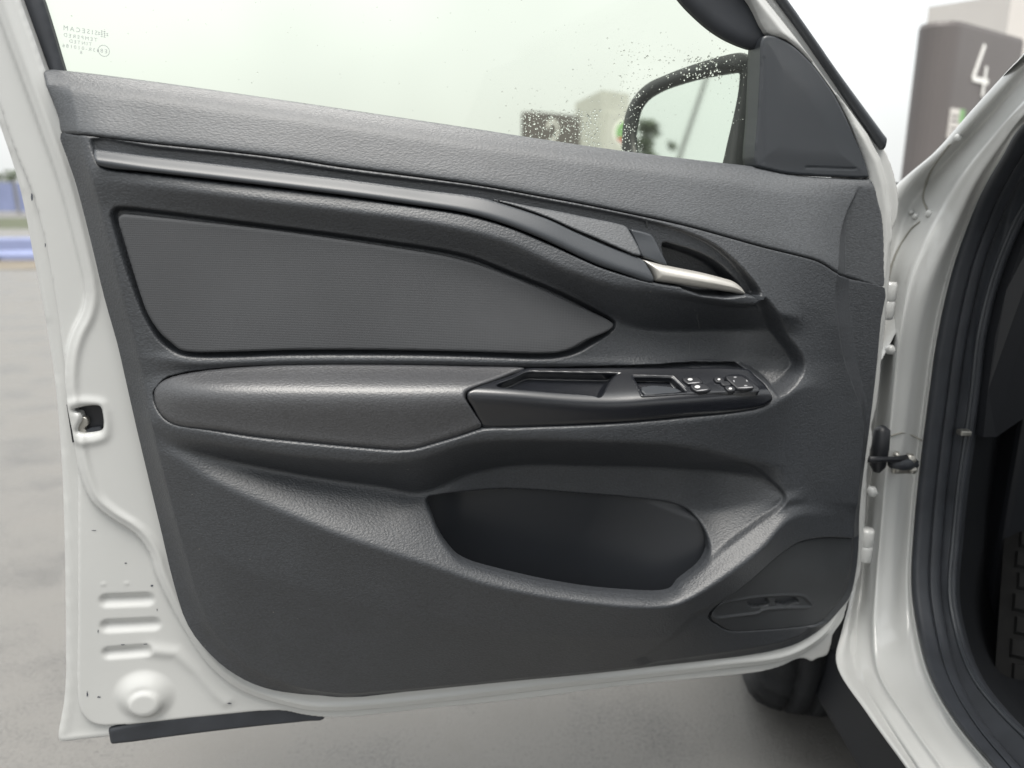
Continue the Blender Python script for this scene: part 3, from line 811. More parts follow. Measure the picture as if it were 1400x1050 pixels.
def low_h(a, b, s):
    w = low_s(a, b)
    e, _, _ = sdf(scoop_o, a, b, 0.04)
    w = w - 0.022 * ss(-e, 0.0, 0.010) * ss(a, sc0, sc1)
    e, _, _ = sdf(seat_o, a, b, 0.03)
    w = w - 0.024 * ss(-e, 0.0, 0.0036)
    e, _, _ = sdf(sc2_o, a, b, 0.03)
    w = w - 0.007 * ss(-e, 0.0, 0.004) * ss(a, sc2a, sc2b)
    e, _, _ = sdf(chan_o, a, b, 0.03)
    w = w - np.maximum(w - 0.0375, 0) * ss(-e, 0.0, 0.0030)
    e, _, _ = sdf(cup_o, a, b, 0.03)
    w = w - 0.030 * ss(-e, 0.0, 0.006)
    e, _, _ = sdf(groove_o, a, b, 0.03)
    w = w - 0.011 * ss(-e, 0.0, 0.0055)
    e, _, _ = sdf(spk_o, a, b, 0.03)
    w = w - 0.009 * ss(-e, 0.0, 0.0035)
    w = end_wrap(w, a, b)
    # crease that fades to the lower front
    q = [uv(945, 832, .07), uv(905, 866, .05), uv(860, 898, .035)]
    side, _, _ = sdf(np.array([q[0], q[1], q[2], uv(900, 930, .01), uv(1120, 900, .01), uv(1120, 760, .04)]), a, b, 0.05)
    w = w - 0.005 * ss(-side, -0.002, 0.02)
    lo = 0.006 + 0.013 * ss(-a, -la0, -la1)
    w = lo + (w - lo) * (left_bevel(np.ones_like(w), s, 0.020 + 0.006 * ss(-a, -la0, -la1), 0.0))
    # the joint with the upper trim keeps its full depth
    return w
def low_h2(a, b, s):
    w0 = low_h(a, b, np.full(a.shape, -1.0))
    dr = dist_line(rest_l, a, b)
    w1 = low_h(a, b, -dr)
    k = 1.0
    p, _, _ = sdf(pocket_o, a, b, 0.03)
    # rim of the pocket is rolled, bevel does not apply there
    near = ss(-p, -0.030, -0.024)
    w = w0 + (w1 - w0) * k * (1 - near)
    w = w - edge_round(np.where(p < 0.02, np.minimum(-p, 0) * 1.0, -1), 0.004)
    w = w - np.where(dr > 0.006, edge_round(s, 0.0016), 0)
    return w
lower = relief('lower_trim', DOOR, low_out, low_h2, 0.0012, 0.010, M['trim'], door, [pocket_o])

def panel_at(px, py, w):
    q = uv(px, py, w)
    return float(low_h(np.array([q[0]]), np.array([q[1]]), np.array([-1.0]))[0])

# --- map pocket behind the opening
LINER = [(560, 660, .02), (575, 760, .01), (620, 810, .01), (720, 850, .012), (880, 870, .012), (950, 850, .012), (985, 800, .03), (985, 740, .036), (960, 695, .036), (926, 680, .03), (871, 674, .022), (786, 668, .02), (693, 662, .02), (620, 662, .03)]
lin_o = outline(DOOR, LINER, 0, 4)
def liner_h(a, b, s):
    w = np.full(a.shape, 0.002)
    q0 = uv(800, 730, .01); q1 = uv(975, 800, .03)
    dx, dy = (q1 - q0) / np.linalg.norm(q1 - q0)
    L = np.linalg.norm(q1 - q0)
    t = np.clip(((a - q0[0]) * dx + (b - q0[1]) * dy) / L, 0, 1.3)
    w = w + 0.046 * t ** 1.7
    x2, x3 = uv(640, 720, .02)[0], uv(584, 700, .04)[0]
    t = np.clip((x2 - a) / (x2 - x3), 0, 1)
    w = w + 0.022 * t ** 2
    return np.minimum(w, np.maximum(low_s(a, b) - 0.010, 0.0))
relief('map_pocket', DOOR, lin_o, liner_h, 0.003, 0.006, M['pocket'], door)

# --- fabric insert
FAB = [(164, 302, .040), (165, 296, .040), (171, 292.5, .040), (178, 293, .040), (200, 295, .041), (350, 311.5, .042), (400, 318, .042), (464, 327, .042), (550, 340, .042), (607, 349.5, .042), (650, 360.5, .041), (693, 376, .040), (750, 399.5, .039), (814, 429, .037), (831, 437.5, .037), (837, 443.5, .038), (831, 450.5, .040), (800, 464, .044), (780, 475, .046), (762, 480.5, .047), (743, 482, .048), (650, 479.5, .048), (521, 477, .048), (400, 477, .048), (314, 479.5, .047), (262, 479.5, .046), (247, 475.5, .045), (237, 467, .044), (226, 457.5, .043), (217, 447, .042), (207, 431, .041), (200, 416, .041), (183, 364, .040), (172, 328, .040)]
fab_o = outline(DOOR, FAB, 0, 3)
fab_s = railsurf(DOOR, [[(120, 270, .040), (350, 295, .041), (550, 320, .041), (700, 355, .040), (860, 430, .036)],
                        [(120, 320, .041), (350, 330, .043), (550, 358, .043), (700, 395, .041), (860, 445, .038)],
                        [(120, 465, .045), (350, 465, .049), (550, 465, .049), (740, 470, .049), (860, 455, .041)],
                        [(120, 500, .046), (350, 495, .050), (550, 495, .050), (740, 495, .050), (860, 490, .045)]], 0.003, 0.012, 0.006)
def fab_h(a, b, s):
    return fab_s(a, b) + 0.006 - edge_round(s, 0.0025)
relief('fabric_insert', DOOR, fab_o, fab_h, 0.0016, 0.02, M['fabric'], door)

# --- decorative strip in the channel
xa, xb = uv(640, 280, .045)[0], uv(890, 380, .05)[0]
ST_R = [(p[0], p[1]) for p in STRIP]
st_top = [(100, 199), (128, 204), (200, 213), (300, 224.5), (400, 236.5), (464, 244), (579, 259.5), (659, 270.5), (693, 280.5), (750, 300), (786, 317), (840, 340), (871, 351), (905, 366)]
st_bot = [(100, 221), (136, 224.5), (200, 234.5), (350, 252), (464, 266), (579, 282), (636, 291), (693, 307.5), (750, 330.5), (814, 361), (849, 373), (880, 383), (905, 392)]
wt = lambda x: .047 + .012 * float(ss(np.array(x), 600, 880))
wb = lambda x: .060 + .010 * float(ss(np.array(x), 600, 880))
st_mid = [(x, np.interp(x, [q[0] for q in st_top], [q[1] for q in st_top]) * .16 + .84 * np.interp(x, [q[0] for q in st_bot], [q[1] for q in st_bot])) for x in (100, 136, 200, 300, 400, 464, 579, 659, 693, 750, 786, 840, 871, 905)]
strip_s = railsurf(DOOR, [[(x, y - 1, wt(x)) for x, y in st_top], [(x, y, wb(x)) for x, y in st_mid], [(x, y + 1, wb(x) - .004) for x, y in st_bot]], 0.0012, 0.006, 0.0022)
def strip_hh(a, b, s):
    return strip_s(a, b) - edge_round(s, 0.0018)
relief('trim_strip', DOOR, strip_o, strip_hh, 0.0012, 0.012, M['smooth'], door)
TRI = [(668, 271.5, 0.0520), (690, 275, 0.0520), (721, 281, 0.0520), (757, 287.5, 0.0520), (800, 296.5, 0.0520), (848, 306.5, 0.0520), (858, 310, 0.0520), (861.5, 315, 0.0520), (874, 347, 0.0550), (871, 349, 0.0550), (840, 337, 0.0550), (814, 325.5, 0.0550), (786, 314, 0.0540), (750, 297.5, 0.0530), (700, 280, 0.0520)]
tri_s = railsurf(DOOR, [[(650, 264, .044), (757, 284, .044), (870, 306, .044)], [(650, 272, .048), (700, 283, .051), (750, 300, .055), (814, 328, .060), (880, 354, .064)]], 0.002, 0.004, 0.002)
relief('trim_insert', DOOR, outline(DOOR, TRI, 0, 3), lambda a, b, s: tri_s(a, b) - edge_round(s, 0.0015), 0.0012, 0.015, M['trim_glare'], door)

# --- inner handle: bezel plate, lever
PLATE = [(864, 314.5, 0.0510), (872, 315, 0.0510), (884, 318, 0.0510), (892, 321, 0.0510), (896, 326, 0.0510), (904, 345, 0.0520), (911.5, 363, 0.0530), (905, 362, 0.0530), (890, 356, 0.0530), (877, 350.5, 0.0530), (871, 335, 0.0520)]
relief('handle_bezel', DOOR, outline(DOOR, PLATE, 0, 3), lambda a, b, s: 0.048 + 0.008 * ss(-b, -uv(880, 314, .042)[1], -uv(890, 360, .044)[1]) - edge_round(s, 0.0025), 0.0009, 0.016, M['smooth'], door)
LEVER = [(882, 356.5, 0.0640), (895, 359.5, 0.0640), (911, 363.5, 0.0640), (940, 369.5, 0.0640), (970, 375.5, 0.0640), (997, 382.5, 0.0640), (1008, 386, 0.0630), (1016, 391.5, 0.0620), (1022, 399, 0.0610), (1023.5, 403, 0.0610), (1018, 404, 0.0610), (1005, 401.5, 0.0620), (980, 397.5, 0.0640), (950, 393.5, 0.0650), (920, 389, 0.0660), (897, 385, 0.0660), (894.5, 380, 0.0650), (890, 369, 0.0640), (885, 361, 0.0640)]
lev_o = outline(DOOR, LEVER, 0, 3)
def lever_h(a, b, s):
    t = np.clip(-s / 0.0100, 0, 1)
    return 0.055 + 0.0125 * np.sqrt(np.maximum(1 - (1 - t) ** 2, 0)) - 0.006 * ss(a, uv(960, 380, .055)[0], uv(1023, 400, .055)[0])
relief('pull_lever', DOOR, lev_o, lever_h, 0.0009, 0.014, M['silver'], door)
relief('lever_stop', DOOR, outline(DOOR, [(1030, 404, .056), (1040, 405, .055), (1040, 408.5, .055), (1030, 407.5, .056)], 0, 2), lambda a, b, s: np.full(a.shape, 0.0620), 0.001, 0.012, M['smooth'], door)

# --- armrest and switch panel in a frame tilted up towards the viewer
TA = rad(36)
e2t = np.array([0, 0, 1.0]) * math.cos(TA) - DOOR.n * math.sin(TA)
ARM = Frame(DOOR.point(640, 536, 0.09), DOOR.e1, e2t)
arm_out = outline(ARM, [(209, 534, .050), (213, 526, .050), (220, 520, .050), (229, 516, .050), (250, 511.5, .050), (286, 506, .050), (343, 501, .050), (400, 498.5, .050), (464, 498, .050), (550, 498.5, .050), (650, 501, .050), (716, 503, .050),
                       (718, 504.5, .052), (700, 511, .061), (670, 521.5, .078), (645, 529.5, .092), (638.5, 533, .097), (637.5, 540, .098), (640, 548, .095), (648, 564, .0905), (658, 582, .0865), (657, 585, .086), (630, 595, .087), (593, 606.5, .088), (567, 613.5, .088), (544, 615, .088), (493, 611.5, .087), (420, 605, .086), (350, 597.5, .083), (286, 587.5, .076), (252, 583, .069), (238, 579.5, .064), (226, 572.5, .059), (217, 562, .055), (211, 549, .051)], 0, 3)
arm_s = railsurf(ARM, [[(190, 530, .040), (213, 524, .047), (229, 514, .049), (286, 505, .050), (343, 500, .050), (464, 497, .050), (719, 501, .050), (760, 502, .050)],
                       [(190, 534, .044), (205, 534, .052), (223, 533, .068), (250, 534, .080), (286, 535.5, .090), (400, 537, .098), (520, 537, .101), (636, 537, .101), (760, 546, .101)],
                       [(190, 560, .040), (209, 552, .046), (223, 571, .056), (240, 581, .064), (286, 588, .076), (350, 598, .083), (493, 612, .087), (544, 616, .088), (593, 607, .088), (659, 584, .088), (760, 582, .088)]], 0.0015, 0.010, 0.0115)
def arm_h(a, b, s):
    return arm_s(a, b) - edge_round(s, 0.0045)
armrest = relief('armrest', ARM, arm_out, arm_h, 0.0013, 0.022, M['arm'], door)

def bez_w(x, y):
    yr = np.interp(x, [640, 700, 786, 843, 900, 986, 1040, 1057], [536, 540, 550, 553, 549, 543, 539, 537])
    wr = np.interp(x, [640, 843, 900, 986, 1040, 1057], [.1, .1, .099, .092, .082, .075])
    return float(np.interp(y, [503, yr], [.05, wr]))
bez_out = outline(ARM, [(719, 503.5, .050), (760, 503, .050), (900, 503.5, .050), (1015, 503.5, .050), (1024, 505, .051), (1031, 510, .056), (1045, 523, .066), (1056, 534, .075), (1058.5, 540, .075), (1056, 547, .072), (1048, 553, .073), (1038, 557, .075), (1015, 561.5, .080), (986, 565, .084), (930, 570, .088), (871, 575.5, .090), (790, 580.5, .089), (700, 584.5, .088), (668, 585, .088), (661, 583.5, .088), (655, 575, .089), (647, 557, .094), (640, 543, .098), (639.5, 536, .099), (641, 532.5, .097), (668, 523, .080), (700, 512, .062)], 0, 3)
bez_s = railsurf(ARM, [[(600, 500, .05), (719, 502.5, .05), (1023, 502.5, .05), (1040, 510, .05), (1075, 524, .05)],
                       [(600, 536, .101), (640, 536, .101), (700, 540, .101), (786, 550, .101), (843, 553, .101), (900, 549, .100), (986, 543, .093), (1040, 539, .083), (1057, 537.5, .077), (1080, 536, .070)],
                       [(600, 584, .088), (700, 585, .088), (871, 576, .090), (986, 566, .084), (1040, 558, .075), (1057, 549, .070), (1080, 548, .066)]], 0.0012, 0.008, 0.0075)
CUPB = [(678, 526.5), (700, 517.5), (716, 510), (724, 508.2), (740, 508.4), (800, 509.8), (850, 511.3), (846, 512.3), (841, 515), (835, 521), (829, 530), (824, 540), (820, 543.5), (812, 541), (760, 536.5), (690, 530.5), (681, 529)]
cupb_o = outline(ARM, [(x, y, bez_w(x, y)) for x, y in CUPB], 0, 3)
WELL = [(865.5, 515), (919, 516.5), (938.5, 535.5), (879.5, 540)]
well_big = outline(ARM, [(x, y, bez_w(x, y)) for x, y in WELL], 0, 1, False)
def bez_h(a, b, s):
    w = bez_s(a, b) - edge_round(s, 0.003)
    e, _, _ = sdf(cupb_o, a, b, 0.02)
    w = w - 0.016 * ss(-e, 0, 0.004)
    e, _, _ = sdf(well_big, a, b, 0.02)
    return w - 0.011 * ss(-e, -0.001, 0.003)
bezel = relief('switch_panel', ARM, bez_out, bez_h, 0.0010, 0.022, M['gloss'], door)

# switch block on the top face: its own plane
pA, pB, pC = DOOR.point(880, 512, bez_w(880, 512)), DOOR.point(1012, 512, bez_w(1012, 512)), DOOR.point(950, 536, bez_w(950, 536))
SW = Frame(pA, pB - pA, pA - pC)
SW.door_depth = False
def sw_out(pts, c=0.002, n=3, smooth=True):
    return outline(SW, pts, c, n, smooth)
blk = sw_out([(862, 513), (870, 512.3), (1000, 511.3), (1012, 511.3), (1018, 513), (1030, 522), (1039, 531), (1038, 534), (1028, 535), (960, 537.5), (884, 541.5), (877, 541), (873, 535)], 0.002)
well = sw_out([(866, 515.3), (868, 514.8), (917, 516), (920, 517), (936, 533), (937.5, 535.3), (934, 536), (882, 539.3), (879, 539), (876, 535)], 0.002, 2)
sblk = relief('switch_block', SW, blk, lambda a, b, s: 0.002 - edge_round(s, 0.0015), 0.0008, 0.006, M['gloss'], bezel, [well])
relief('window_switch', SW, sw_out([(876.5, 528.5), (917, 528.5), (933, 535), (930, 536.3), (882, 539.5)], -0.004, 2), lambda a, b, s: -0.004 - edge_round(s, 0.0012), 0.0007, 0.006, M['smooth'], bezel)
def button(name, pts, h, icons, mat=None):
    o = relief(name, SW, sw_out(pts, h, 3), lambda a, b, s: h - edge_round(s, 0.0012), 0.0006, 0.005, mat or M['black'], bezel)
    for q_, shape in enumerate(icons):
        L = sw_out(shape, h + 0.0003, 2)
        V = np.c_[L, np.full(len(L), h + 0.00035)]
        mesh_np('button_symbol', SW.world(V), [tuple(range(len(V)))], M['icon'] if q_ == 0 and name != 'mirror_pad' else M['icon_dim'], bezel, False)
    return o
def oval(x, y, rx, ry, n=10, rot=0.0):
    return [(x + rx * math.cos(t) * math.cos(rot) - ry * math.sin(t) * math.sin(rot), y + rx * math.cos(t) * math.sin(rot) + ry * math.sin(t) * math.cos(rot)) for t in np.linspace(2 * math.pi, 0, n, endpoint=False)][::-1]
button('lock_button', [(933, 516.5), (953, 515.8), (962, 523), (941, 524.5)], 0.0052, [oval(943.5, 518.7, 3.4, 1.6), [(940, 524.0), (956, 522.3), (956.5, 522.9), (941, 524.7)]])
button('lock_button', [(944, 526), (963, 524.8), (972, 532.3), (952, 534.5)], 0.0052, [oval(953.5, 528.8, 3.8, 2.0), [(952, 534.2), (967, 532.0), (967.6, 532.6), (953, 534.8)]])
button('selector_button', [(976, 515.5), (987, 515), (991, 521), (980, 522)], 0.0045, [oval(983, 518.6, 2.0, 1.3)])
button('selector_button', [(985, 521.5), (997, 521), (1000, 526), (989, 526.6)], 0.0045, [])
button('selector_button', [(991, 528), (1003, 527.5), (1006, 533.2), (996, 534)], 0.0045, [oval(998.5, 531.2, 2.4, 1.3)])
button('mirror_pad', [(992, 514.5), (1013, 514), (1020, 517.5), (1031, 528.5), (1029, 530.5), (1010, 531.5), (1004, 527)], 0.0062,
       [oval(1005, 515.7, 2.3, .9), oval(1003.5, 521, 1.0, 1.6, 8, -0.4), oval(1021, 520.6, 1.0, 1.6, 8, -0.5), oval(1019.5, 527.2, 2.4, .9), [(1009, 530.0), (1029, 528.9), (1029.5, 529.5), (1010, 530.7)]])

# --- speaker cover and its vent
gsp = [(p[0], p[1]) for p in SPK]
SPG = [(979, 819, .048), (1016, 791, .046), (1063, 757, .044), (1087, 742.5, .039), (1110, 736, .033), (1126, 734.5, .028), (1150, 734.5, .02), (1172, 735, .010), (1174, 750, .008), (1170, 784, .008), (1162, 815, .008), (1150, 832, .008), (1130, 852, .010), (1112, 855.5, .016), (1098, 858, .020), (1060, 861.5, .024), (1014, 863.5, .029), (1000, 862, .031), (990, 857.5, .032), (980, 850, .033), (971, 843, .034), (965, 836, .036), (965, 831, .038), (969, 826, .041)]
spg_o = outline(DOOR, SPG, 0, 3)
VENT = [(979, 818, .045), (1000, 815.5, .043), (1092, 814.5, .030), (1100, 816.5, .029), (1108, 823, .027), (1112, 830, .025), (1108, 832.5, .026), (1080, 832.5, .029), (1042, 835, .034), (1040, 838, .034), (1000, 840, .037), (975, 839, .039), (966, 833, .04), (968, 826, .042)]
vent_o = outline(DOOR, VENT, 0, 3)
SLOTS = [[(1020, 819, .038), (1049, 818.5, .036), (1053, 829, .034), (1026, 830, .036)], [(1061, 818.5, .034), (1088, 818.5, .031), (1095, 825, .030), (1094, 828, .030), (1064, 829, .033)]]
slot_o = [outline(DOOR, s, 0, 2) for s in SLOTS]
def spk_base(a, b):
    w = end_wrap(low_s(a, b), a, b)
    s, _, _ = sdf(low_out, a, b, 0.05)
    return left_bevel(w, s, 0.020, 0.006)
def spg_h(a, b, s):
    w = spk_base(a, b) - 0.0050 - edge_round(s, 0.002)
    v, _, _ = sdf(vent_o, a, b, 0.02)
    w = w + 0.0016 * np.exp(-((v) / 0.0018) ** 2)
    w = w - 0.0012 * ss(-v, 0.001, 0.004)
    d, _, _ = sdf(slot_o[0], a, b, 0.02); d2, _, _ = sdf(slot_o[1], a, b, 0.02)
    return w - 0.008 * ss(-np.minimum(d, d2), 0, 0.002)
relief('speaker_grille', DOOR, spg_o, spg_h, 0.0012, 0.008, M['speaker'], door)

# --- door mirror beyond the glass
nm = np.array([-0.82, -0.56, 0.20]); nm /= np.linalg.norm(nm)
mc0 = DOOR.point(945, 180, -0.13)
me1 = np.cross([0, 0, 1.0], nm); MIR = Frame(mc0, me1, np.cross(nm, me1))
assert MIR.n.dot(nm) > 0.99
MIR.door_depth = False
HOUS = [(849, 205), (849.5, 190), (850.5, 174), (855, 154), (861, 140), (869, 128), (878, 118.5), (889, 110.5), (907, 102.5), (929, 93.5), (952, 85.5), (974, 78.5), (992, 73.5), (1009, 70.5), (1020, 73), (1028, 78), (1034, 84), (1038, 110), (1037, 160), (1030, 230), (1018, 262), (980, 272), (920, 266), (870, 250), (854, 228)]
GLS = [(867, 204), (865.5, 190), (866, 176), (868.5, 162), (872, 150), (877, 141), (884, 133.5), (894, 127), (906, 121), (928, 113.5), (951, 107), (980, 101.5), (1009, 97.5), (1011, 99.5), (1010.5, 115), (1008.5, 131), (1004.5, 151), (1000, 171), (994, 196), (988, 222), (978, 246), (940, 250), (895, 240), (874, 222)]
ho = outline(MIR, HOUS, 0.0, 3); go = outline(MIR, GLS, -0.004, 3)
ctr = ho.mean(0)
rings = []
gr = outline(MIR, GLS, 0.0, 3)
def resamp(L, n):
    L = np.vstack([L, L[:1]]); d = np.r_[0, np.cumsum(np.linalg.norm(np.diff(L, axis=0), axis=1))]
    t = np.linspace(0, d[-1], n, endpoint=False)
    return np.stack([np.interp(t, d, L[:, k]) for k in (0, 1)], 1)
def by_angle(L, n=96):
    a = np.arctan2(L[:, 1] - ctr[1], L[:, 0] - ctr[0]); o = np.argsort(a); a = a[o]; r = np.hypot(L[:, 0] - ctr[0], L[:, 1] - ctr[1])[o]
    t = np.linspace(-math.pi, math.pi, n, endpoint=False)
    rr = np.interp(t, np.r_[a - 2 * math.pi, a, a + 2 * math.pi], np.r_[r, r, r])
    return np.c_[ctr[0] + rr * np.cos(t), ctr[1] + rr * np.sin(t)]
gin, hin = by_angle(gr), by_angle(ho)
for L, c in ((gin, -0.012), (gin, 0.0), (gin * 0.6 + hin * 0.4, 0.003), (gin * 0.1 + hin * 0.9, 0.001), (hin, -0.004)):
    rings.append(np.c_[L, np.full(len(L), c)])
for k, c in ((0.995, -0.02), (0.97, -0.045), (0.88, -0.075), (0.68, -0.10), (0.35, -0.115), (0.02, -0.12)):
    rings.append(np.c_[ctr + (hin - ctr) * k, np.full(len(hin), c)])
n = len(hin); V = np.vstack(rings); Fc = []
for k in range(len(rings) - 1):
    for i in range(n):
        Fc.append((k * n + i, k * n + (i + 1) % n, (k + 1) * n + (i + 1) % n, (k + 1) * n + i))
sm = mesh_np('side_mirror', MIR.world(V), [f[::-1] for f in Fc], M['black'], door, True)
L = by_angle(outline(MIR, GLS, -0.004, 3)); L = ctr + (L - ctr) * 1.01
pane('mirror_glass', MIR, L, -0.004, -0.007, M['mirror'], sm)
boxa = [DOOR.point(1026, 95, -.10), DOOR.point(1042, 90, -.03), DOOR.point(1040, 250, -.03), DOOR.point(1018, 258, -.10)]
V = np.array(boxa + [p - DOOR.n * 0.05 for p in boxa])
mesh_np('mirror_foot', V, [(0, 1, 2, 3), (7, 6, 5, 4), (0, 4, 5, 1), (1, 5, 6, 2), (2, 6, 7, 3), (3, 7, 4, 0)], M['black'], sm, False)

# --- dust and a few dry drip marks on the trim
hit_low = caster(lower)
V, Fc = [], []
for (x0, y0, x1, y1, n) in ((300, 250, 1150, 620, 90), (960, 735, 1170, 850, 60), (240, 620, 600, 930, 50), (600, 820, 1100, 900, 50)):
    for _ in range(n):
        p = hit_low(random.uniform(x0, x1), random.uniform(y0, y1), .0004)
        if p is None: continue
        r = .0002 + .0005 * random.random() ** 3; a0 = random.uniform(0, 6)
        k = len(V)
        for t in range(5):
            V.append(p + DOOR.e1 * r * math.cos(a0 + t * 1.2566) * random.uniform(.5, 1.3) + DOOR.e2 * r * math.sin(a0 + t * 1.2566) * random.uniform(.5, 1.3))
        Fc.append(tuple(range(k, k + 5)))
o = mesh_np('dust_specks', np.array(V), Fc, M['dust'], door, False)
o['kind'] = 'stuff'
for pts_ in ([(724, 432), (725, 448), (727, 474)], [(953, 430), (955, 441), (957, 450)], [(944, 454), (943, 470), (942, 484)], [(884, 302), (885, 312)], [(975, 340), (976, 352)], [(902, 460), (905, 461)]):
    P = [hit_low(x, y, .0002) for x, y in pts_]
    P = [p for p in P if p is not None]
    if len(P) < 2: continue
    n = len(P); hw = DOOR.e1 * .0009 if n > 2 else DOOR.e1 * .0013
    V = [q for p in P for q in (p - hw * random.uniform(.6, 1.1), p + hw * random.uniform(.6, 1.1))]
    mesh_np('drip_mark', np.array(V), [(2 * k, 2 * k + 1, 2 * k + 3, 2 * k + 2) for k in range(n - 1)], M['scuff'], door, True)

# ------------------------------------------------------------------ the car's body round the door opening
def st(L, ext=True):
    P = [at_y(x, y, Y) for x, y, Y in L]
    return ([P[0] + np.array([0.07, -0.30, 0.20])] if ext else []) + P      # the pillar runs on up to the roof
ra = st([(1480, -2, .74), (1400, 77, .90), (1340, 143, 1.0), (1286, 203, 1.08), (1240, 243, 1.14), (1212, 272, 1.16), (1198, 320, 1.14), (1200, 430, 1.11), (1190, 520, 1.10), (1180, 620, 1.09), (1170, 720, 1.08), (1166, 800, 1.05), (1152, 858, 1.0), (1143, 905, .945), (1187, 978, .83), (1240, 1052, .735), (1300, 1140, .64)])
rb = st([(1500, 20, .74), (1400, 116, .905), (1352, 170, 1.0), (1306, 216, 1.075), (1270, 262, 1.13), (1243, 315, 1.14), (1226, 365, 1.13), (1217, 440, 1.12), (1207, 520, 1.11), (1197, 620, 1.10), (1188, 720, 1.09), (1182, 800, 1.06), (1176, 858, 1.01), (1178, 915, .945), (1215, 983, .825), (1262, 1055, .725), (1322, 1143, .63)])
rc = st([(1520, 35, .70), (1400, 142, .865), (1360, 186, .95), (1322, 236, 1.02), (1291, 287, 1.07), (1266, 335, 1.07), (1246, 385, 1.06), (1232, 450, 1.05), (1224, 520, 1.05), (1214, 620, 1.04), (1205, 720, 1.03), (1198, 800, 1.01), (1196, 858, .98), (1204, 915, .93), (1245, 983, .815), (1297, 1055, .715), (1360, 1143, .62)])
rd = st([(1530, 48, .70), (1400, 156, .865), (1366, 200, .945), (1332, 252, 1.01), (1309, 300, 1.05), (1287, 348, 1.06), (1268, 398, 1.06), (1254, 460, 1.06), (1245, 520, 1.06), (1233, 620, 1.05), (1224, 720, 1.04), (1220, 800, 1.015), (1222, 858, .985), (1236, 915, .925), (1272, 983, .815), (1326, 1055, .71), (1392, 1143, .62)])
re_ = st([(1550, 62, .72), (1400, 172, .88), (1371, 217, .95), (1343, 266, 1.02), (1325, 308, 1.06), (1307, 358, 1.075), (1291, 421, 1.08), (1279, 485, 1.08), (1273, 530, 1.08), (1260, 630, 1.075), (1251, 720, 1.06), (1247.5, 800, 1.02), (1256, 862, .97), (1272, 922, .89), (1308, 987, .785), (1364, 1055, .69), (1440, 1143, .60)])
rin = [p + np.array([0.02, 0.05, 0.0]) for p in re_]
rout = [p + np.array([0.03, 0.10, -0.02]) for p in ra]
for k in range(13, 18):
    rout[k] = ra[k] + np.array([0.05, 0.0, -0.03]); rin[k] = re_[k] + np.array([0.02, 0.02, -0.05])
def lerp(A, B, t, d=0.0):
    return [a * (1 - t) + b * t + (CAM - a) * d for a, b in zip(A, B)]
shell_b = loft('body_shell', [rout, ra, lerp(ra, rb, .25, .006), lerp(ra, rb, .55, -.004), lerp(ra, rb, .75, -.008), rb, lerp(rb, rc, .6, -.004), lerp(rb, rc, .85, .002), rc, lerp(rc, rd, .4), rd, lerp(rd, re_, .45, -.008), lerp(rd, re_, .75, -.008), lerp(rd, re_, .9, .004), re_, rin], M['paint'], car, 150, 5)
hitb = caster(shell_b)
def bead(name, pts, r, mat):
    P = [hitb(x, y, .0005) for x, y in pts]
    P = [p for p in P if p is not None]
    if len(P) > 2: tube(name, crs(P, False, 5), r, mat, car, 6)
M['sealant'] = material('seam_sealant', (0.24, 0.235, 0.21), 0.6, 0.3)
bead('sealant_bead', [(1299, 197), (1288, 211), (1272, 236), (1264, 258), (1262, 272), (1268, 287)], .0016, M['sealant'])
bead('sealant_bead', [(1258, 303), (1246, 313), (1234, 330), (1225, 347), (1218, 366), (1214, 385)], .0016, M['sealant'])
for x, y, r in ((1271, 292, .006), (1252, 296, .005), (1246, 290, .004), (1310, 188, .005)):
    p = hitb(x, y, .0)
    if p is not None: tube('weld_spot', [p + (CAM - p) * k for k in (-.006, .002, .004)], [r, r, r * .6], M['paint'], car, 10)
bead('sealant_bead', [(1218, 596), (1232, 592), (1248, 596), (1260, 602)], .0014, M['sealant'])

def off(L, dx, dy, dY):
    return st([(x + dx, y + dy, Y + dY) for x, y, Y in L])
SE = [(1550, 62, .715), (1400, 172, .875), (1371, 217, .945), (1343, 266, 1.012), (1325, 308, 1.052), (1307, 358, 1.067), (1291, 421, 1.07), (1279, 485, 1.07), (1273, 530, 1.07), (1260, 630, 1.065), (1251, 720, 1.05), (1247.5, 800, 1.01), (1256, 862, .96), (1272, 922, .88), (1308, 987, .778), (1364, 1055, .685), (1440, 1143, .595)]
seal = loft('door_seal', [off(SE, -1.5, -2, .02), off(SE, 0, -1, -.002), off(SE, 6, 0, -.008), off(SE, 14, 1, -.009), off(SE, 21, 1, -.007), off(SE, 23, 1, -.004), off(SE, 25, 1, -.007), off(SE, 31, 2, -.008), off(SE, 37, 3, -.005), off(SE, 39, 3, .002)], M['rubber'], car, 130, 5)
tr = off(SE, 38, 3, .004); tr2 = off(SE, 43, 4, .000)
PALE = [(1600, 110, .80), (1470, 195, .93), (1432, 238, .98), (1395, 288, 1.03), (1371, 340, 1.05), (1352, 395, 1.06), (1337, 460, 1.06), (1329, 530, 1.06), (1324, 570, 1.06), (1312, 650, 1.055), (1303, 735, 1.04), (1298, 812, 1.0), (1309, 872, .95), (1330, 925, .87), (1366, 972, .79), (1425, 1030, .70), (1500, 1105, .61)]
pl = st(PALE); pl2 = off(PALE, 7, 1, -.004); pl3 = off(PALE, 14, 2, .02)
loft('kick_trim', [tr, tr2, pl, pl2, pl3], M['rubber'], car, 120, 6)
tube('trim_edge', crs(pl, False, 6), .0028, M['smooth'], car, 8)
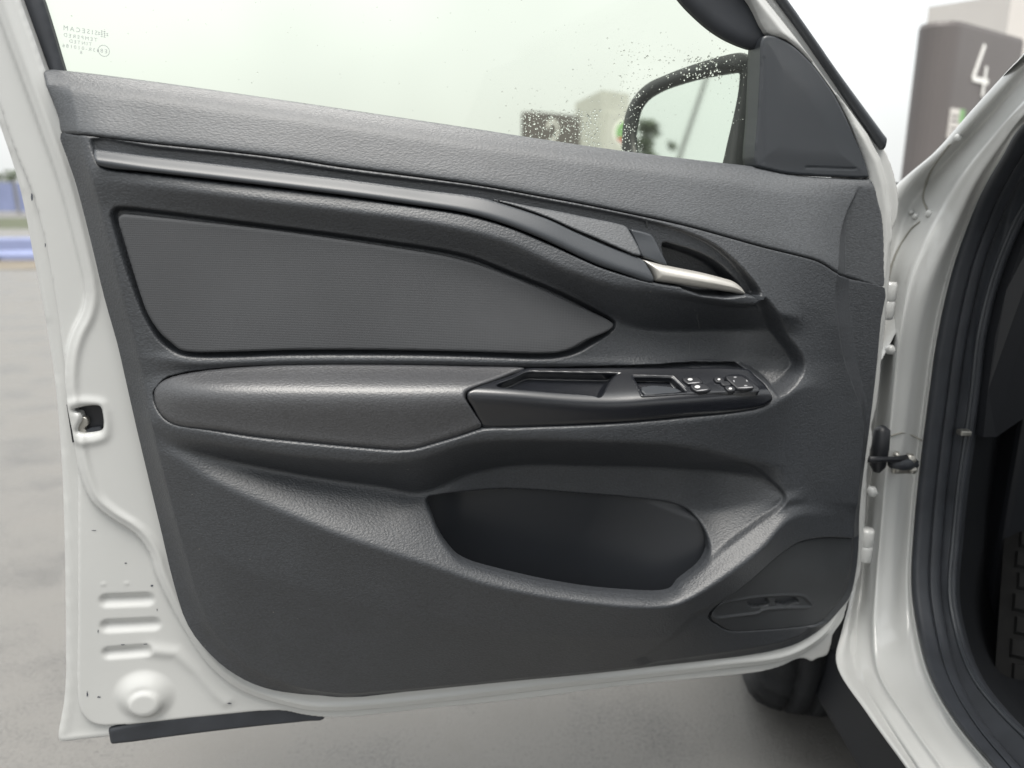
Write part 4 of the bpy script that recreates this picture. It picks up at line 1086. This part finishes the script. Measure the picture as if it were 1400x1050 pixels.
DP = [(1720, 160, .95), (1560, 230, 1.06), (1500, 290, 1.12), (1460, 350, 1.18), (1440, 400, 1.2), (1425, 450, 1.22), (1415, 500, 1.24), (1410, 550, 1.25), (1400, 600, 1.27), (1395, 680, 1.30), (1385, 760, 1.28), (1370, 830, 1.2), (1365, 890, 1.08), (1385, 940, .95), (1425, 985, .85), (1490, 1050, .73), (1580, 1120, .63)]
dp = st(DP); dpi = [p + np.array([0.35, 0.45, 0.0]) for p in dp]
loft('footwell_lining', [pl3, [0.5 * (a + b) + np.array([0, .015, 0]) for a, b in zip(pl3, dp)], dp, dpi], M['carpet'], car, 100, 6)

# dashboard end, above the pale trim edge
def quad_panel(name, P, mat, parent, thick=0.02):
    P = np.array(P); n = np.cross(P[1] - P[0], P[2] - P[0]); n /= np.linalg.norm(n)
    m = len(P); V = np.vstack([P, P - n * thick])
    Fc = [tuple(range(m)), tuple(range(2 * m - 1, m - 1, -1))] + [(i, i + m, (i + 1) % m + m, (i + 1) % m) for i in range(m)]
    return mesh_np(name, V, Fc, mat, parent, False)
quad_panel('dashboard_end', st([(1398, 290, 1.05), (1376, 340, 1.065), (1357, 395, 1.075), (1342, 460, 1.075), (1333, 530, 1.075), (1327, 592, 1.075), (1345, 592, 1.08), (1420, 540, 1.1), (1520, 440, 1.12), (1520, 250, 1.10), (1430, 250, 1.05)][::-1], False), M['black'], car)
quad_panel('dashboard_trim', st([(1420, 330, 1.075), (1412, 420, 1.085), (1425, 500, 1.09), (1560, 430, 1.1), (1560, 300, 1.09)][::-1], False), M['gloss'], car)
boxmesh('kick_clip', at_y(1312, 592, 1.05) + np.array([0, -.004, -.004]), at_y(1327, 592, 1.05) + np.array([0, .01, .004]), M['steel'], car, 0.002)
# floor, bulkhead and far side of the cabin keep it dark
boxmesh('cabin_floor', (0.66, -0.9, 0.24), (1.95, 1.6, 0.27), M['carpet'], car)
boxmesh('bulkhead', (0.60, 1.50, 0.24), (1.98, 1.56, 1.0), M['carpet'], car)
boxmesh('dashboard', (0.78, 1.15, 0.72), (1.95, 1.5, 0.98), M['smooth'], car, 0.03)
boxmesh('roof_panel', (0.68, -0.9, 1.42), (1.85, 0.42, 1.46), M['paint'], car, 0.01)
boxmesh('far_side', (1.96, -1.0, 0.25), (2.02, 1.5, 1.0), M['paint'], car, 0.01)
boxmesh('seat', (0.85, -0.35, 0.30), (1.32, 0.2, 0.55), M['carpet'], car, 0.05)
boxmesh('underbody', (0.56, -0.8, 0.20), (1.95, 2.4, 0.26), M['black'], car, 0.02)
boxmesh('engine_shield', (0.80, 1.2, 0.20), (1.72, 2.3, 0.60), M['black'], car, 0.03)
# fender and bonnet hidden behind the door, with a wheel arch
V, Fc = [], []
wc = (1.35, 0.31); nA = 20
xs_ = 0.50
up_, lo_ = [], []
for k in range(nA + 1):
    y = 1.08 + 1.15 * k / nA
    d = y - wc[0]
    lowz = 0.25 if abs(d) > 0.345 else wc[1] + math.sqrt(0.345 ** 2 - d * d)
    V += [(xs_ + 0.02, y, lowz), (xs_, y, max(lowz + 0.01, 0.55)), (xs_ + 0.015, y, max(lowz + .02, 0.72)), (xs_ + 0.07, y, 0.86 - 0.05 * k / nA), (xs_ + 0.3, y, 0.92 - 0.07 * k / nA), (1.25, y, 0.95 - .08 * k / nA), (1.9, y, 0.9 - .07 * k / nA)]
for k in range(nA):
    for j in range(6):
        a = k * 7 + j; Fc.append((a, a + 7, a + 8, a + 1))
mesh_np('front_fender', np.array(V), Fc, M['paint'], car, True)

# hinges, check strap
def hinge(px, py, Y, s):
    c = at_y(px, py, Y)
    for dz in (-1, 1):
        P = [c + np.array([0, 0, dz * s * .55 - .013]), c + np.array([0, 0, dz * s * .55 - .009]), c + np.array([0, 0, dz * s * .55 + .009]), c + np.array([0, 0, dz * s * .55 + .013])]
        tube('hinge', P, [s * .42, s * .5, s * .5, s * .42], M['paint'], car, 14)
hinge(1213, 411, 1.02, 0.021)
hinge(1183, 745, 1.0, 0.021)
def bolt(px, py, Y, r, mat):
    c = at_y(px, py, Y); d = np.array([-.3, -.95, 0])
    tube('bolt', [c - d * .004, c + d * .003, c + d * .006], [r, r, r * .75], mat, car, 6)
bolt(1217, 478, 1.04, 0.007, M['paint']); bolt(1192, 672, 1.02, 0.008, M['paint'])
bolt(1244, 628, 1.03, 0.0085, M['steel']); bolt(1228, 640, 1.03, 0.006, M['steel']); bolt(1248, 642, 1.03, 0.006, M['steel']); bolt(1226, 622, 1.03, 0.005, M['steel'])
P = [at_y(1188, 628, .99), at_y(1205, 628, 1.0), at_y(1225, 628, 1.015), at_y(1240, 626, 1.03)]
tube('check_strap', P, [.0045, .004, .004, .005], M['black'], car, 8)
P = [at_y(1218, 633, 1.02), at_y(1235, 634, 1.025), at_y(1250, 634, 1.035)]
tube('strap_bracket', P, [.007, .010, .008], M['rubber'], car, 8)
c = at_y(1203, 612, 1.03)
tube('rubber_boot', [c + np.array([0, 0, -.036]), c + np.array([0, 0, -.026]), c, c + np.array([0, 0, .026]), c + np.array([0, 0, .032])], [.005, .011, .0125, .011, .004], M['black'], car, 14)

# front wheel
wcx, wcy, wr = 0.57, 1.385, 0.285
prof = [(-.06, .19), (-.088, .205), (-.100, .235), (-.100, .262), (-.092, .281), (-.078, .294), (-.060, .301), (-.042, .304), (-.040, .297), (-.032, .297), (-.030, .305), (-.004, .3055), (-.002, .298), (.006, .298), (.008, .3055), (.030, .305), (.032, .297), (.040, .297), (.042, .304), (.060, .301), (.078, .294), (.092, .281), (.100, .262), (.100, .235), (.088, .205), (.06, .19)]
def lathe(name, prof, c, az, mat, parent, n=48, tread=False):
    V, Fc = [], []
    ca, sa = math.cos(az), math.sin(az); m = len(prof)
    for i in range(n):
        t = 2 * math.pi * i / n
        for (x, r) in prof:
            if tread and r > .270 and abs(x) > .041 and i % 3 == 0: r = r - .007
            px_, py_, pz = x, r * math.cos(t), r * math.sin(t)
            V.append((c[0] + px_ * ca - py_ * sa, c[1] + px_ * sa + py_ * ca, c[2] + pz))
    for i in range(n):
        for j in range(m - 1):
            a, b = i * m + j, ((i + 1) % n) * m + j
            Fc.append((a, b, b + 1, a + 1))
    return mesh_np(name, np.array(V), Fc, mat, parent, True)
WAZ = rad(-12)
wheel = lathe('front_wheel', [(-.07, .19), (-.075, .18), (-.05, .17), (-.03, .08), (-.045, .05), (-.05, .0)], (wcx, wcy, wr), WAZ, M['alloy'], car)
prof = [(x, r * .285 / .305) for x, r in prof]
lathe('tyre', prof, (wcx, wcy, wr), WAZ, M['tyre'], wheel, 96, True)

# floor mat with raised tiles
fm = thing('floor_mat', 'black rubber floor mat with a grid of raised tiles in the dark footwell', 'floor mat', tuple(at_y(1420, 780, 1.12)))
mo = at_y(1376, 885, 1.02); mt = at_y(1388, 690, 1.20)
mv = mt - mo; mu = np.array([mv[1], -mv[0], 0.0])
MF = Frame(mo, mu, mv)
Lm = np.linalg.norm(mv)
mat_o = np.array([(-.012, -.10), (.5, -.10), (.5, Lm), (-.012, Lm)])
relief('mat_sheet', MF, mat_o, lambda a, b, s: -edge_round(s, 0.004), 0.02, 0.008, M['mat'], fm)
first = None
for i in range(6):
    for j in range(11):
        u0, v0 = 0.004 + i * 0.030 + (0.004 if j % 2 else 0), -0.09 + j * 0.038
        if v0 > Lm - .03: continue
        w_, h_ = 0.025, 0.030
        V = np.array([(u0, v0, 0.0), (u0 + w_, v0, 0), (u0 + w_, v0 + h_, 0), (u0, v0 + h_, 0), (u0 + .003, v0 + .003, .005), (u0 + w_ - .003, v0 + .003, .005), (u0 + w_ - .003, v0 + h_ - .003, .005), (u0 + .003, v0 + h_ - .003, .005)])
        if first is None:
            first = mesh_np('tile', MF.world(V), [(4, 5, 6, 7), (0, 1, 5, 4), (1, 2, 6, 5), (2, 3, 7, 6), (3, 0, 4, 7)], M['mat'], fm, False)
            f0 = (u0, v0)
        else:
            o = first.copy(); COL.objects.link(o); o.parent = fm
            o.location = Vector(tuple(MF.e1 * (u0 - f0[0]) + MF.e2 * (v0 - f0[1])))

# rear side of the body, behind the viewer's right shoulder: centre post, rear door, quarter, roof edge
def side_slab(name, prof, y0, y1, mat, n=2):
    V, Fc = [], []
    for k in range(n + 1):
        y = y0 + (y1 - y0) * k / n
        for (x, z) in prof: V.append((x, y, z))
    m = len(prof)
    for k in range(n):
        for j in range(m): Fc.append((k * m + j, k * m + (j + 1) % m, (k + 1) * m + (j + 1) % m, (k + 1) * m + j))
    Fc += [tuple(range(m))[::-1], tuple(n * m + j for j in range(m))]
    return mesh_np(name, np.array(V), Fc, mat, car, False)
LOWP = [(.52, .24), (.485, .34), (.47, .55), (.475, .78), (.50, .95), (.60, .97), (.60, .24)]
side_slab('rear_door', LOWP, -1.15, -0.16, M['paint'])
side_slab('rear_quarter', LOWP, -2.1, -1.16, M['paint'])
side_slab('centre_post', [(.54, .97), (.57, 1.15), (.70, 1.42), (.78, 1.42), (.66, 1.15), (.62, .97)], -0.27, -0.15, M['black'])
side_slab('rear_window', [(.545, .965), (.575, 1.15), (.70, 1.42), (.71, 1.42), (.585, 1.15), (.56, .965)], -1.3, -0.28, M['rubber'])

boxmesh('arch_liner', (0.80, 1.16, 0.24), (0.86, 1.95, 0.72), M['black'], car, 0.01)

c = at_y(1234, 634, 1.035)
boxmesh('strap_plate', c + np.array([-.013, -.002, -.015]), c + np.array([.013, .004, .012]), M['steel'], car, .002)

boxmesh('sill_shade', (0.515, -0.8, 0.15), (0.558, 1.16, 0.27), M['black'], car, 0.012)  # black box added under the sill, stands in for the shadow there

# ------------------------------------------------------------------ ground and background
def asphalt():
    m = bpy.data.materials.new('wet_asphalt'); m.use_nodes = True
    N, L = m.node_tree.nodes, m.node_tree.links
    b = N['Principled BSDF']
    t = N.new('ShaderNodeTexCoord')
    n1 = N.new('ShaderNodeTexNoise'); n1.inputs['Scale'].default_value = 3.0; n1.inputs['Detail'].default_value = 8; n1.inputs['Roughness'].default_value = 0.65
    n2 = N.new('ShaderNodeTexNoise'); n2.inputs['Scale'].default_value = 140.0; n2.inputs['Detail'].default_value = 6; n2.inputs['Roughness'].default_value = 0.75
    L.new(t.outputs['Object'], n1.inputs['Vector']); L.new(t.outputs['Object'], n2.inputs['Vector'])
    ad = N.new('ShaderNodeMath'); ad.operation = 'MULTIPLY_ADD'; ad.inputs[1].default_value = 1.0
    L.new(n2.outputs['Fac'], ad.inputs[0]); L.new(n1.outputs['Fac'], ad.inputs[2])
    cr = N.new('ShaderNodeValToRGB')
    cr.color_ramp.elements[0].position = 0.62; cr.color_ramp.elements[0].color = (0.044, 0.0424, 0.0402, 1)
    cr.color_ramp.elements[1].position = 1.0; cr.color_ramp.elements[1].color = (0.150, 0.1445, 0.1355, 1)
    L.new(ad.outputs[0], cr.inputs[0]); L.new(cr.outputs[0], b.inputs['Base Color'])
    rr = N.new('ShaderNodeMapRange'); rr.inputs[1].default_value = 0.35; rr.inputs[2].default_value = 0.65; rr.inputs[3].default_value = 0.35; rr.inputs[4].default_value = 0.75
    L.new(n1.outputs['Fac'], rr.inputs[0]); L.new(rr.outputs[0], b.inputs['Roughness'])
    bu = N.new('ShaderNodeBump'); bu.inputs['Strength'].default_value = 0.5; bu.inputs['Distance'].default_value = 0.006
    L.new(n2.outputs['Fac'], bu.inputs['Height']); L.new(bu.outputs[0], b.inputs['Normal'])
    return m
def sheet(name, x0, y0, x1, y1, z, mat, n=1):
    V = []; Fc = []
    for j in range(n + 1):
        for i in range(n + 1):
            V.append((x0 + (x1 - x0) * i / n, y0 + (y1 - y0) * j / n, z))
    for j in range(n):
        for i in range(n):
            a = j * (n + 1) + i; Fc.append((a, a + 1, a + n + 2, a + n + 1))
    o = mesh_np(name, np.array(V), Fc, mat, None, False)
    o['kind'] = 'structure'
    return o
M['asphalt'] = asphalt()
M['verge'] = material('dry_verge', (0.17, 0.15, 0.12), 0.9, 0.2, bump=('noise', 4, 0.6, 0.05, (1, 1, 1)), mottle=(1.5, 0.7, 1.3))
M['grass'] = material('verge_grass', (0.10, 0.11, 0.075), 0.9, 0.2, bump=('noise', 8, 0.8, 0.1, (1, 1, 1)), mottle=(0.8, 0.7, 1.3))
sheet('ground', -400, -400, 400, 400, 0.0, M['asphalt'], 8)
sheet('earth_verge', -14.5, 9.2, -3.4, 10.9, 0.004, M['verge'])
sheet('grass_verge', -30, 17.5, -5.0, 23, 0.004, M['grass'])

M['blue'] = material('blue_plastic', (0.20, 0.23, 0.37), 0.5, 0.4, mottle=(2, 0.9, 1.1))
M['grey_pylon'] = material('grey_pylon_paint', (0.125, 0.112, 0.109), 0.45, 0.4, mottle=(3, 0.93, 1.06))
M['pale'] = material('pale_cladding', (0.60, 0.57, 0.54), 0.6, 0.3, mottle=(2, 0.95, 1.05))
M['pale_green'] = material('pale_grey_cladding', (0.50, 0.50, 0.47), 0.6, 0.3, mottle=(2, 0.95, 1.05))
M['white'] = material('white_print_paint', (0.8, 0.79, 0.76), 0.5, 0.4)
M['green'] = material('green_print', (0.20, 0.38, 0.16), 0.5, 0.4)
M['red'] = material('red_print', (0.50, 0.14, 0.11), 0.5, 0.4)
M['bark'] = material('bark', (0.09, 0.075, 0.06), 0.9, 0.2, bump=('noise', 14, 0.8, 0.03, (1, 1, .3)))
M['leaf'] = material('leaves', (0.12, 0.15, 0.09), 0.7, 0.3, mottle=(1.2, 0.6, 1.5))
M['pole'] = material('galvanised_pole', (0.22, 0.22, 0.22), 0.5, 0.4)


# low blue barrier on the earth verge
def barrier(label, x, y, L, az):
    t = thing('road_barrier', label, 'barrier', (x, y, 0), az)
    prof = [(-.16, 0), (-.16, .07), (-.08, .13), (-.07, .26), (-.05, .29), (.05, .29), (.07, .26), (.08, .13), (.16, .07), (.16, 0)]
    V, Fc = [], []
    for k, u in enumerate((-L / 2, -L / 2 + .05, L / 2 - .05, L / 2)):
        for (q, z) in prof:
            f = 0.94 if k in (0, 3) else 1.0
            V.append((u, q * f, z * f))
    m = len(prof)
    for k in range(3):
        for j in range(m - 1):
            Fc.append((k * m + j, k * m + j + 1, (k + 1) * m + j + 1, (k + 1) * m + j))
    Fc += [tuple(range(m)), tuple(range(4 * m - 1, 3 * m - 1, -1))]
    mesh_np('barrier_body', to_world(t, V), Fc, M['blue'], t, False)
    for u in (-L / 2 + .1, L / 2 - .4):
        boxmesh('barrier_foot', (u, -.2, 0.006), (u + .3, .2, .035), M['black'], t, .01, local=True)
c = at_y(26, 352, 10.5)
barrier('blue plastic road barrier at the edge of the yard, low left beyond the door', float(c[0]) + .1, 10.5, 1.3, rad(8))

# fence of blue sheets far off at the left
def sheet_fence(x, y, az, n):
    t = thing('sheet_fence', 'long blue sheet metal fence far off beyond the grass', 'fence', (x, y, 0), az)
    for k in range(n):
        V, Fc = [], []
        for i in range(13):
            u = k * 2.5 + 2.4 * i / 12; q = 0.03 if i % 2 else 0.0
            for (qq, z) in ((q, .08), (q, 1.0), (q + .03, 1.0), (q + .03, .08)): V.append((u, qq, z))
        for i in range(12):
            for j in range(4):
                a = i * 4 + j; b = i * 4 + (j + 1) % 4
                Fc.append((a, a + 4, b + 4, b))
        mesh_np('fence_panel', to_world(t, V), Fc, M['blue'], t, False)
        boxmesh('fence_post', (k * 2.5 - .05, -.03, 0), (k * 2.5 + .03, .05, 1.08), M['pole'], t, .008, local=True)
sheet_fence(-36, 28, rad(-6), 9)

# numbered service pylons
def stroke(name, path, wd, mat, parent, q):
    """flat rounded stroke in the local x-z plane of the thing, lying on its face at y = q"""
    P = crs(np.array(path, float), False, 6) if len(path) > 2 else np.array(path, float)
    T = np.gradient(P, axis=0); T /= np.linalg.norm(T, axis=1)[:, None]
    Nn = np.c_[-T[:, 1], T[:, 0]]
    V = []
    for p, n_ in zip(P, Nn):
        for s in (1, -1):
            V.append((p[0] + n_[0] * wd * s, q, p[1] + n_[1] * wd * s))
    for p, n_ in zip(P, Nn):
        for s in (1, -1):
            V.append((p[0] + n_[0] * wd * s, q + .004, p[1] + n_[1] * wd * s))
    k = len(P); Fc = []
    for i in range(k - 1):
        a = 2 * i
        Fc += [(a, a + 2, a + 3, a + 1), (a, a + 2 * k, a + 2 + 2 * k, a + 2), (a + 1, a + 3, a + 3 + 2 * k, a + 1 + 2 * k)]
    Fc += [(0, 1, 1 + 2 * k, 2 * k), (2 * k - 2, 2 * k - 1, 4 * k - 1, 4 * k - 2)]
    return mesh_np(name, to_world(parent, V), Fc, mat, parent, False)
PYW, PYD, PYH = 1.0, 0.20, 1.77
def pylon(label, loc, az, digit):
    t = thing('service_pylon', label, 'pylon', loc, az, 'numbered grey pylons')
    prof = []
    for k in range(13):                              # rounded near end
        a = math.pi / 2 + math.pi * k / 12
        prof.append((.23 + .12 * math.cos(a), -PYD / 2 * math.sin(a)))
    prof = [(PYW, -PYD / 2)] + prof + [(PYW, PYD / 2)]
    prof = prof[::-1]
    m = len(prof); V, Fc = [], []
    for (z, f) in ((0.10, 1.0), (PYH - .02, 1.0), (PYH, 0.975)):
        for (x, y) in prof: V.append((PYW / 2 + (x - PYW / 2) * f, y * f, z))
    for k in range(2):
        for j in range(m): Fc.append((k * m + j, (k + 1) * m + j, (k + 1) * m + (j + 1) % m, k * m + (j + 1) % m))
    Fc += [tuple(range(m)), tuple(range(3 * m - 1, 2 * m - 1, -1))]
    mesh_np('pylon_body', to_world(t, V), [f[::-1] for f in Fc], M['grey_pylon'], t, False)
    boxmesh('pylon_foot', (.20, -PYD / 2 + .02, 0), (PYW - .05, PYD / 2 - .02, .10), M['black'], t, .01, local=True)
    q = -PYD / 2 - .005
    if digit == '4':
        stroke('numeral', [(.505, 1.69), (.42, 1.52)], .013, M['white'], t, q)
        stroke('numeral', [(.413, 1.52), (.605, 1.515)], .013, M['white'], t, q - .001)
        stroke('numeral', [(.555, 1.59), (.555, 1.44)], .013, M['white'], t, q - .002)
    else:
        stroke('numeral', [(.40, 1.60), (.42, 1.65), (.48, 1.68), (.55, 1.66), (.58, 1.60), (.56, 1.54), (.50, 1.48), (.42, 1.43)], .016, M['white'], t, q)
        stroke('numeral', [(.41, 1.425), (.59, 1.425)], .016, M['white'], t, q - .001)
    boxmesh('notice', (.215, q - .002, 1.22), (.37, q + .006, 1.365), M['pale'], t, 0, local=True)
    boxmesh('notice_stripe', (.315, q - .004, 1.295), (.369, q - .0022, 1.364), M['green'], t, 0, local=True)
    for z in (1.24, 1.265, 1.30, 1.325):
        boxmesh('notice_line', (.23, q - .0035, z), (.30, q - .0022, z + .008), M['grey_pylon'], t, 0, local=True)
    boxmesh('coin_box', (.26, q - .02, .70), (.40, q + .006, .92), M['steel'], t, .006, local=True)
    return t

c4 = at_y(1297, 240, 4.05)
az4 = rad(90 - 52)
pylon('tall grey pylon with a white number 4, standing by the front of the car', (float(c4[0]) - .14 * math.cos(az4) - .17 * math.sin(az4), float(c4[1]) - .14 * math.sin(az4) + .17 * math.cos(az4), 0), az4, '4')
c2 = at_y(738, 240, 9.1)
az2 = rad(90 - 44)
pylon('distant grey pylon with a white number 2, seen through the wet side window', (float(c2[0]) - .26, float(c2[1]) + .02, 0), az2, '2')

def tower(label, loc, az, w, dpt, h, hb, mat):
    t = thing('vacuum_tower', label, 'tower', loc, az)
    V = [(0, 0, .12), (w, 0, .12), (w, dpt, .12), (0, dpt, .12), (0, 0, h), (w, 0, h), (w, dpt, hb), (0, dpt, hb)]
    mesh_np('tower_body', to_world(t, V), [(0, 1, 5, 4), (1, 2, 6, 5), (2, 3, 7, 6), (3, 0, 4, 7), (4, 5, 6, 7), (3, 2, 1, 0)], mat, t, False)
    boxmesh('tower_plinth', (-.03, -.03, 0), (w + .03, dpt + .03, .12), M['pole'], t, .01, local=True)
    boxmesh('tower_door', (.08, -.012, .3), (w - .08, 0.004, h - .25), mat, t, .004, local=True)
    return t
c = at_y(1347, 240, 5.0)
tower('pale pinkish cabinet tower rising behind the pylon with the number 4', (float(c[0]), float(c[1]), 0), rad(20), 1.1, .6, 2.08, 2.12, M['pale'])
c = at_y(820, 240, 10.4)
tower('pale grey cabinet tower rising behind the distant pylon with the number 2', (float(c[0]), float(c[1]), 0), rad(48), .62, .42, 2.13, 2.0, M['pale_green'])

# round green, white and red sign on a post
c = at_y(853, 181, 9.6)
t = thing('round_sign', 'round green and red sign with a white rim, half hidden by the door mirror', 'sign', (float(c[0]) + .04, 9.6, 0))
def disc(name, r, q, mat, parent, z0, a0=0.0, a1=2 * math.pi, n=36):
    T = np.linspace(a0, a1, n)
    T = T if a1 - a0 < 6.2 else T[:-1]; n = len(T)
    V = [(r * math.cos(a), q, z0 + r * math.sin(a)) for a in T] + [(r * math.cos(a), q + .012, z0 + r * math.sin(a)) for a in T]
    Fc = [tuple(range(n)), tuple(range(2 * n - 1, n - 1, -1))] + [(i, i + n, (i + 1) % n + n, (i + 1) % n) for i in range(n)]
    return mesh_np(name, to_world(parent, V), Fc, mat, parent, False)
disc('sign_rim', .165, 0.0, M['white'], t, float(c[2]))
disc('sign_field', .135, -.006, M['green'], t, float(c[2]), rad(-25), rad(205))
disc('sign_field', .135, -.007, M['red'], t, float(c[2]), rad(205) + .02, rad(335) - .02, 20)
tube('sign_post', [(float(c[0]) + .04, 9.64, 0), (float(c[0]) + .04, 9.64, 1.0), (float(c[0]) + .04, 9.64, float(c[2]))], .03, M['pole'], t, 10)

# kerb in front of the pylons
# ------------------------------------------------------------------ what the door mirror shows: lamp post and trees off to the left
def mirrored(px, py, dist):
    P = MIR.point(px, py, -.004)
    d = P - CAM; d /= np.linalg.norm(d)
    r = d - 2 * d.dot(MIR.n) * MIR.n
    return P + r * dist / math.hypot(r[0], r[1])
def tree(label, base, h, cr_, cz, n, seed, loose=1.0, kind='tree'):
    rg = np.random.default_rng(seed)
    t = thing(kind, label, kind.replace('_', ' '), (float(base[0]), float(base[1]), 0), 0, 'trees round the yard')
    b = np.array([base[0], base[1], 0.0])
    P = [b + np.array([.06 * math.sin(z * 2), .05 * math.cos(z * 3), z * h * .92]) for z in np.linspace(0, 1, 9)]
    tr_ = tube('trunk', P, np.linspace(h * .022, h * .004, 9), M['bark'], t, 8)
    V, Fc = [], []
    cl_ = []
    for k in range(26):
        z = rg.uniform(cz, 1.0); a = rg.uniform(0, 2 * math.pi)
        rr = cr_ * math.sin(math.pi * min(1, (1.02 - z) / (1.02 - cz) * .85 + .1)) * rg.uniform(.25, 1.0)
        e = b + np.array([math.cos(a) * rr, math.sin(a) * rr, z * h])
        s = b + np.array([0, 0, max(z - .18, .2) * h])
        cl_.append((e, cr_ * rg.uniform(.14, .28)))
        if k < 14:
            tube('limb', [s, .5 * (s + e) + np.array([0, 0, .02 * h]), e], [h * .008, h * .005, h * .002], M['bark'], t, 5)
    for _ in range(n):
        e, r = cl_[rg.integers(len(cl_))]
        d = rg.normal(size=3); d /= np.linalg.norm(d)
        p = e + d * r * rg.random() ** .4 * np.array([1.1, 1.1, .8]) * loose
        u = rg.normal(size=3); u /= np.linalg.norm(u); v = np.cross(u, rg.normal(size=3)); v /= np.linalg.norm(v)
        s = rg.uniform(.06, .13) * (h / 6) ** .5
        k = len(V)
        V += [p - u * s, p - v * s * .5, p + u * s, p + v * s * .5]
        Fc.append((k, k + 1, k + 2, k + 3))
    mesh_np('crown', np.array(V), Fc, M['leaf'], t, False)
b1 = mirrored(870, 185, 24); h1 = mirrored(876, 158, 24)[2]
tree('tall leafy tree off to the left, shown at the edge of the door mirror', b1, float(h1), 01.25, .25, 2600, 3)
b2 = mirrored(908, 205, 26); h2 = mirrored(908, 193, 26)[2]
tree('slim tree shown low beside the lamp post in the door mirror', b2, float(h2), .7, .05, 1500, 5)
bl = mirrored(928, 218, 16); hl = mirrored(955, 60, 16)
lp = thing('street_lamp', 'grey lamp post off to the left, leaning across the picture in the door mirror', 'lamp post', (float(bl[0]), float(bl[1]), 0))
B0 = np.array([bl[0], bl[1], 0.0])
Hl = float(max(hl[2] + .5, 7.0))
tube('lamp_pole', [B0 + np.array([0, 0, z]) for z in np.linspace(0, Hl, 8)], np.linspace(.06, .045, 8), M['pole'], lp, 12)
tube('lamp_arm', [B0 + np.array([0, 0, Hl - .02]), B0 + np.array([.3, -.2, Hl + .25]), B0 + np.array([1.0, -.6, Hl + .35])], .035, M['pole'], lp, 8)
c = B0 + np.array([1.2, -.7, Hl + .33])
boxmesh('lamp_head', c - np.array([.35, .14, .06]), c + np.array([.35, .14, .05]), M['pole'], lp, .03)
boxmesh('lamp_foot', B0 + np.array([-.2, -.2, 0]), B0 + np.array([.2, .2, .03]), M['pole'], lp, .01)

# a far tree above the blue fence
c = at_y(22, 250, 34)
tree('small round green tree just above the far blue fence', (float(c[0]) - .2, 34.0), 1.5, .7, .3, 900, 9)
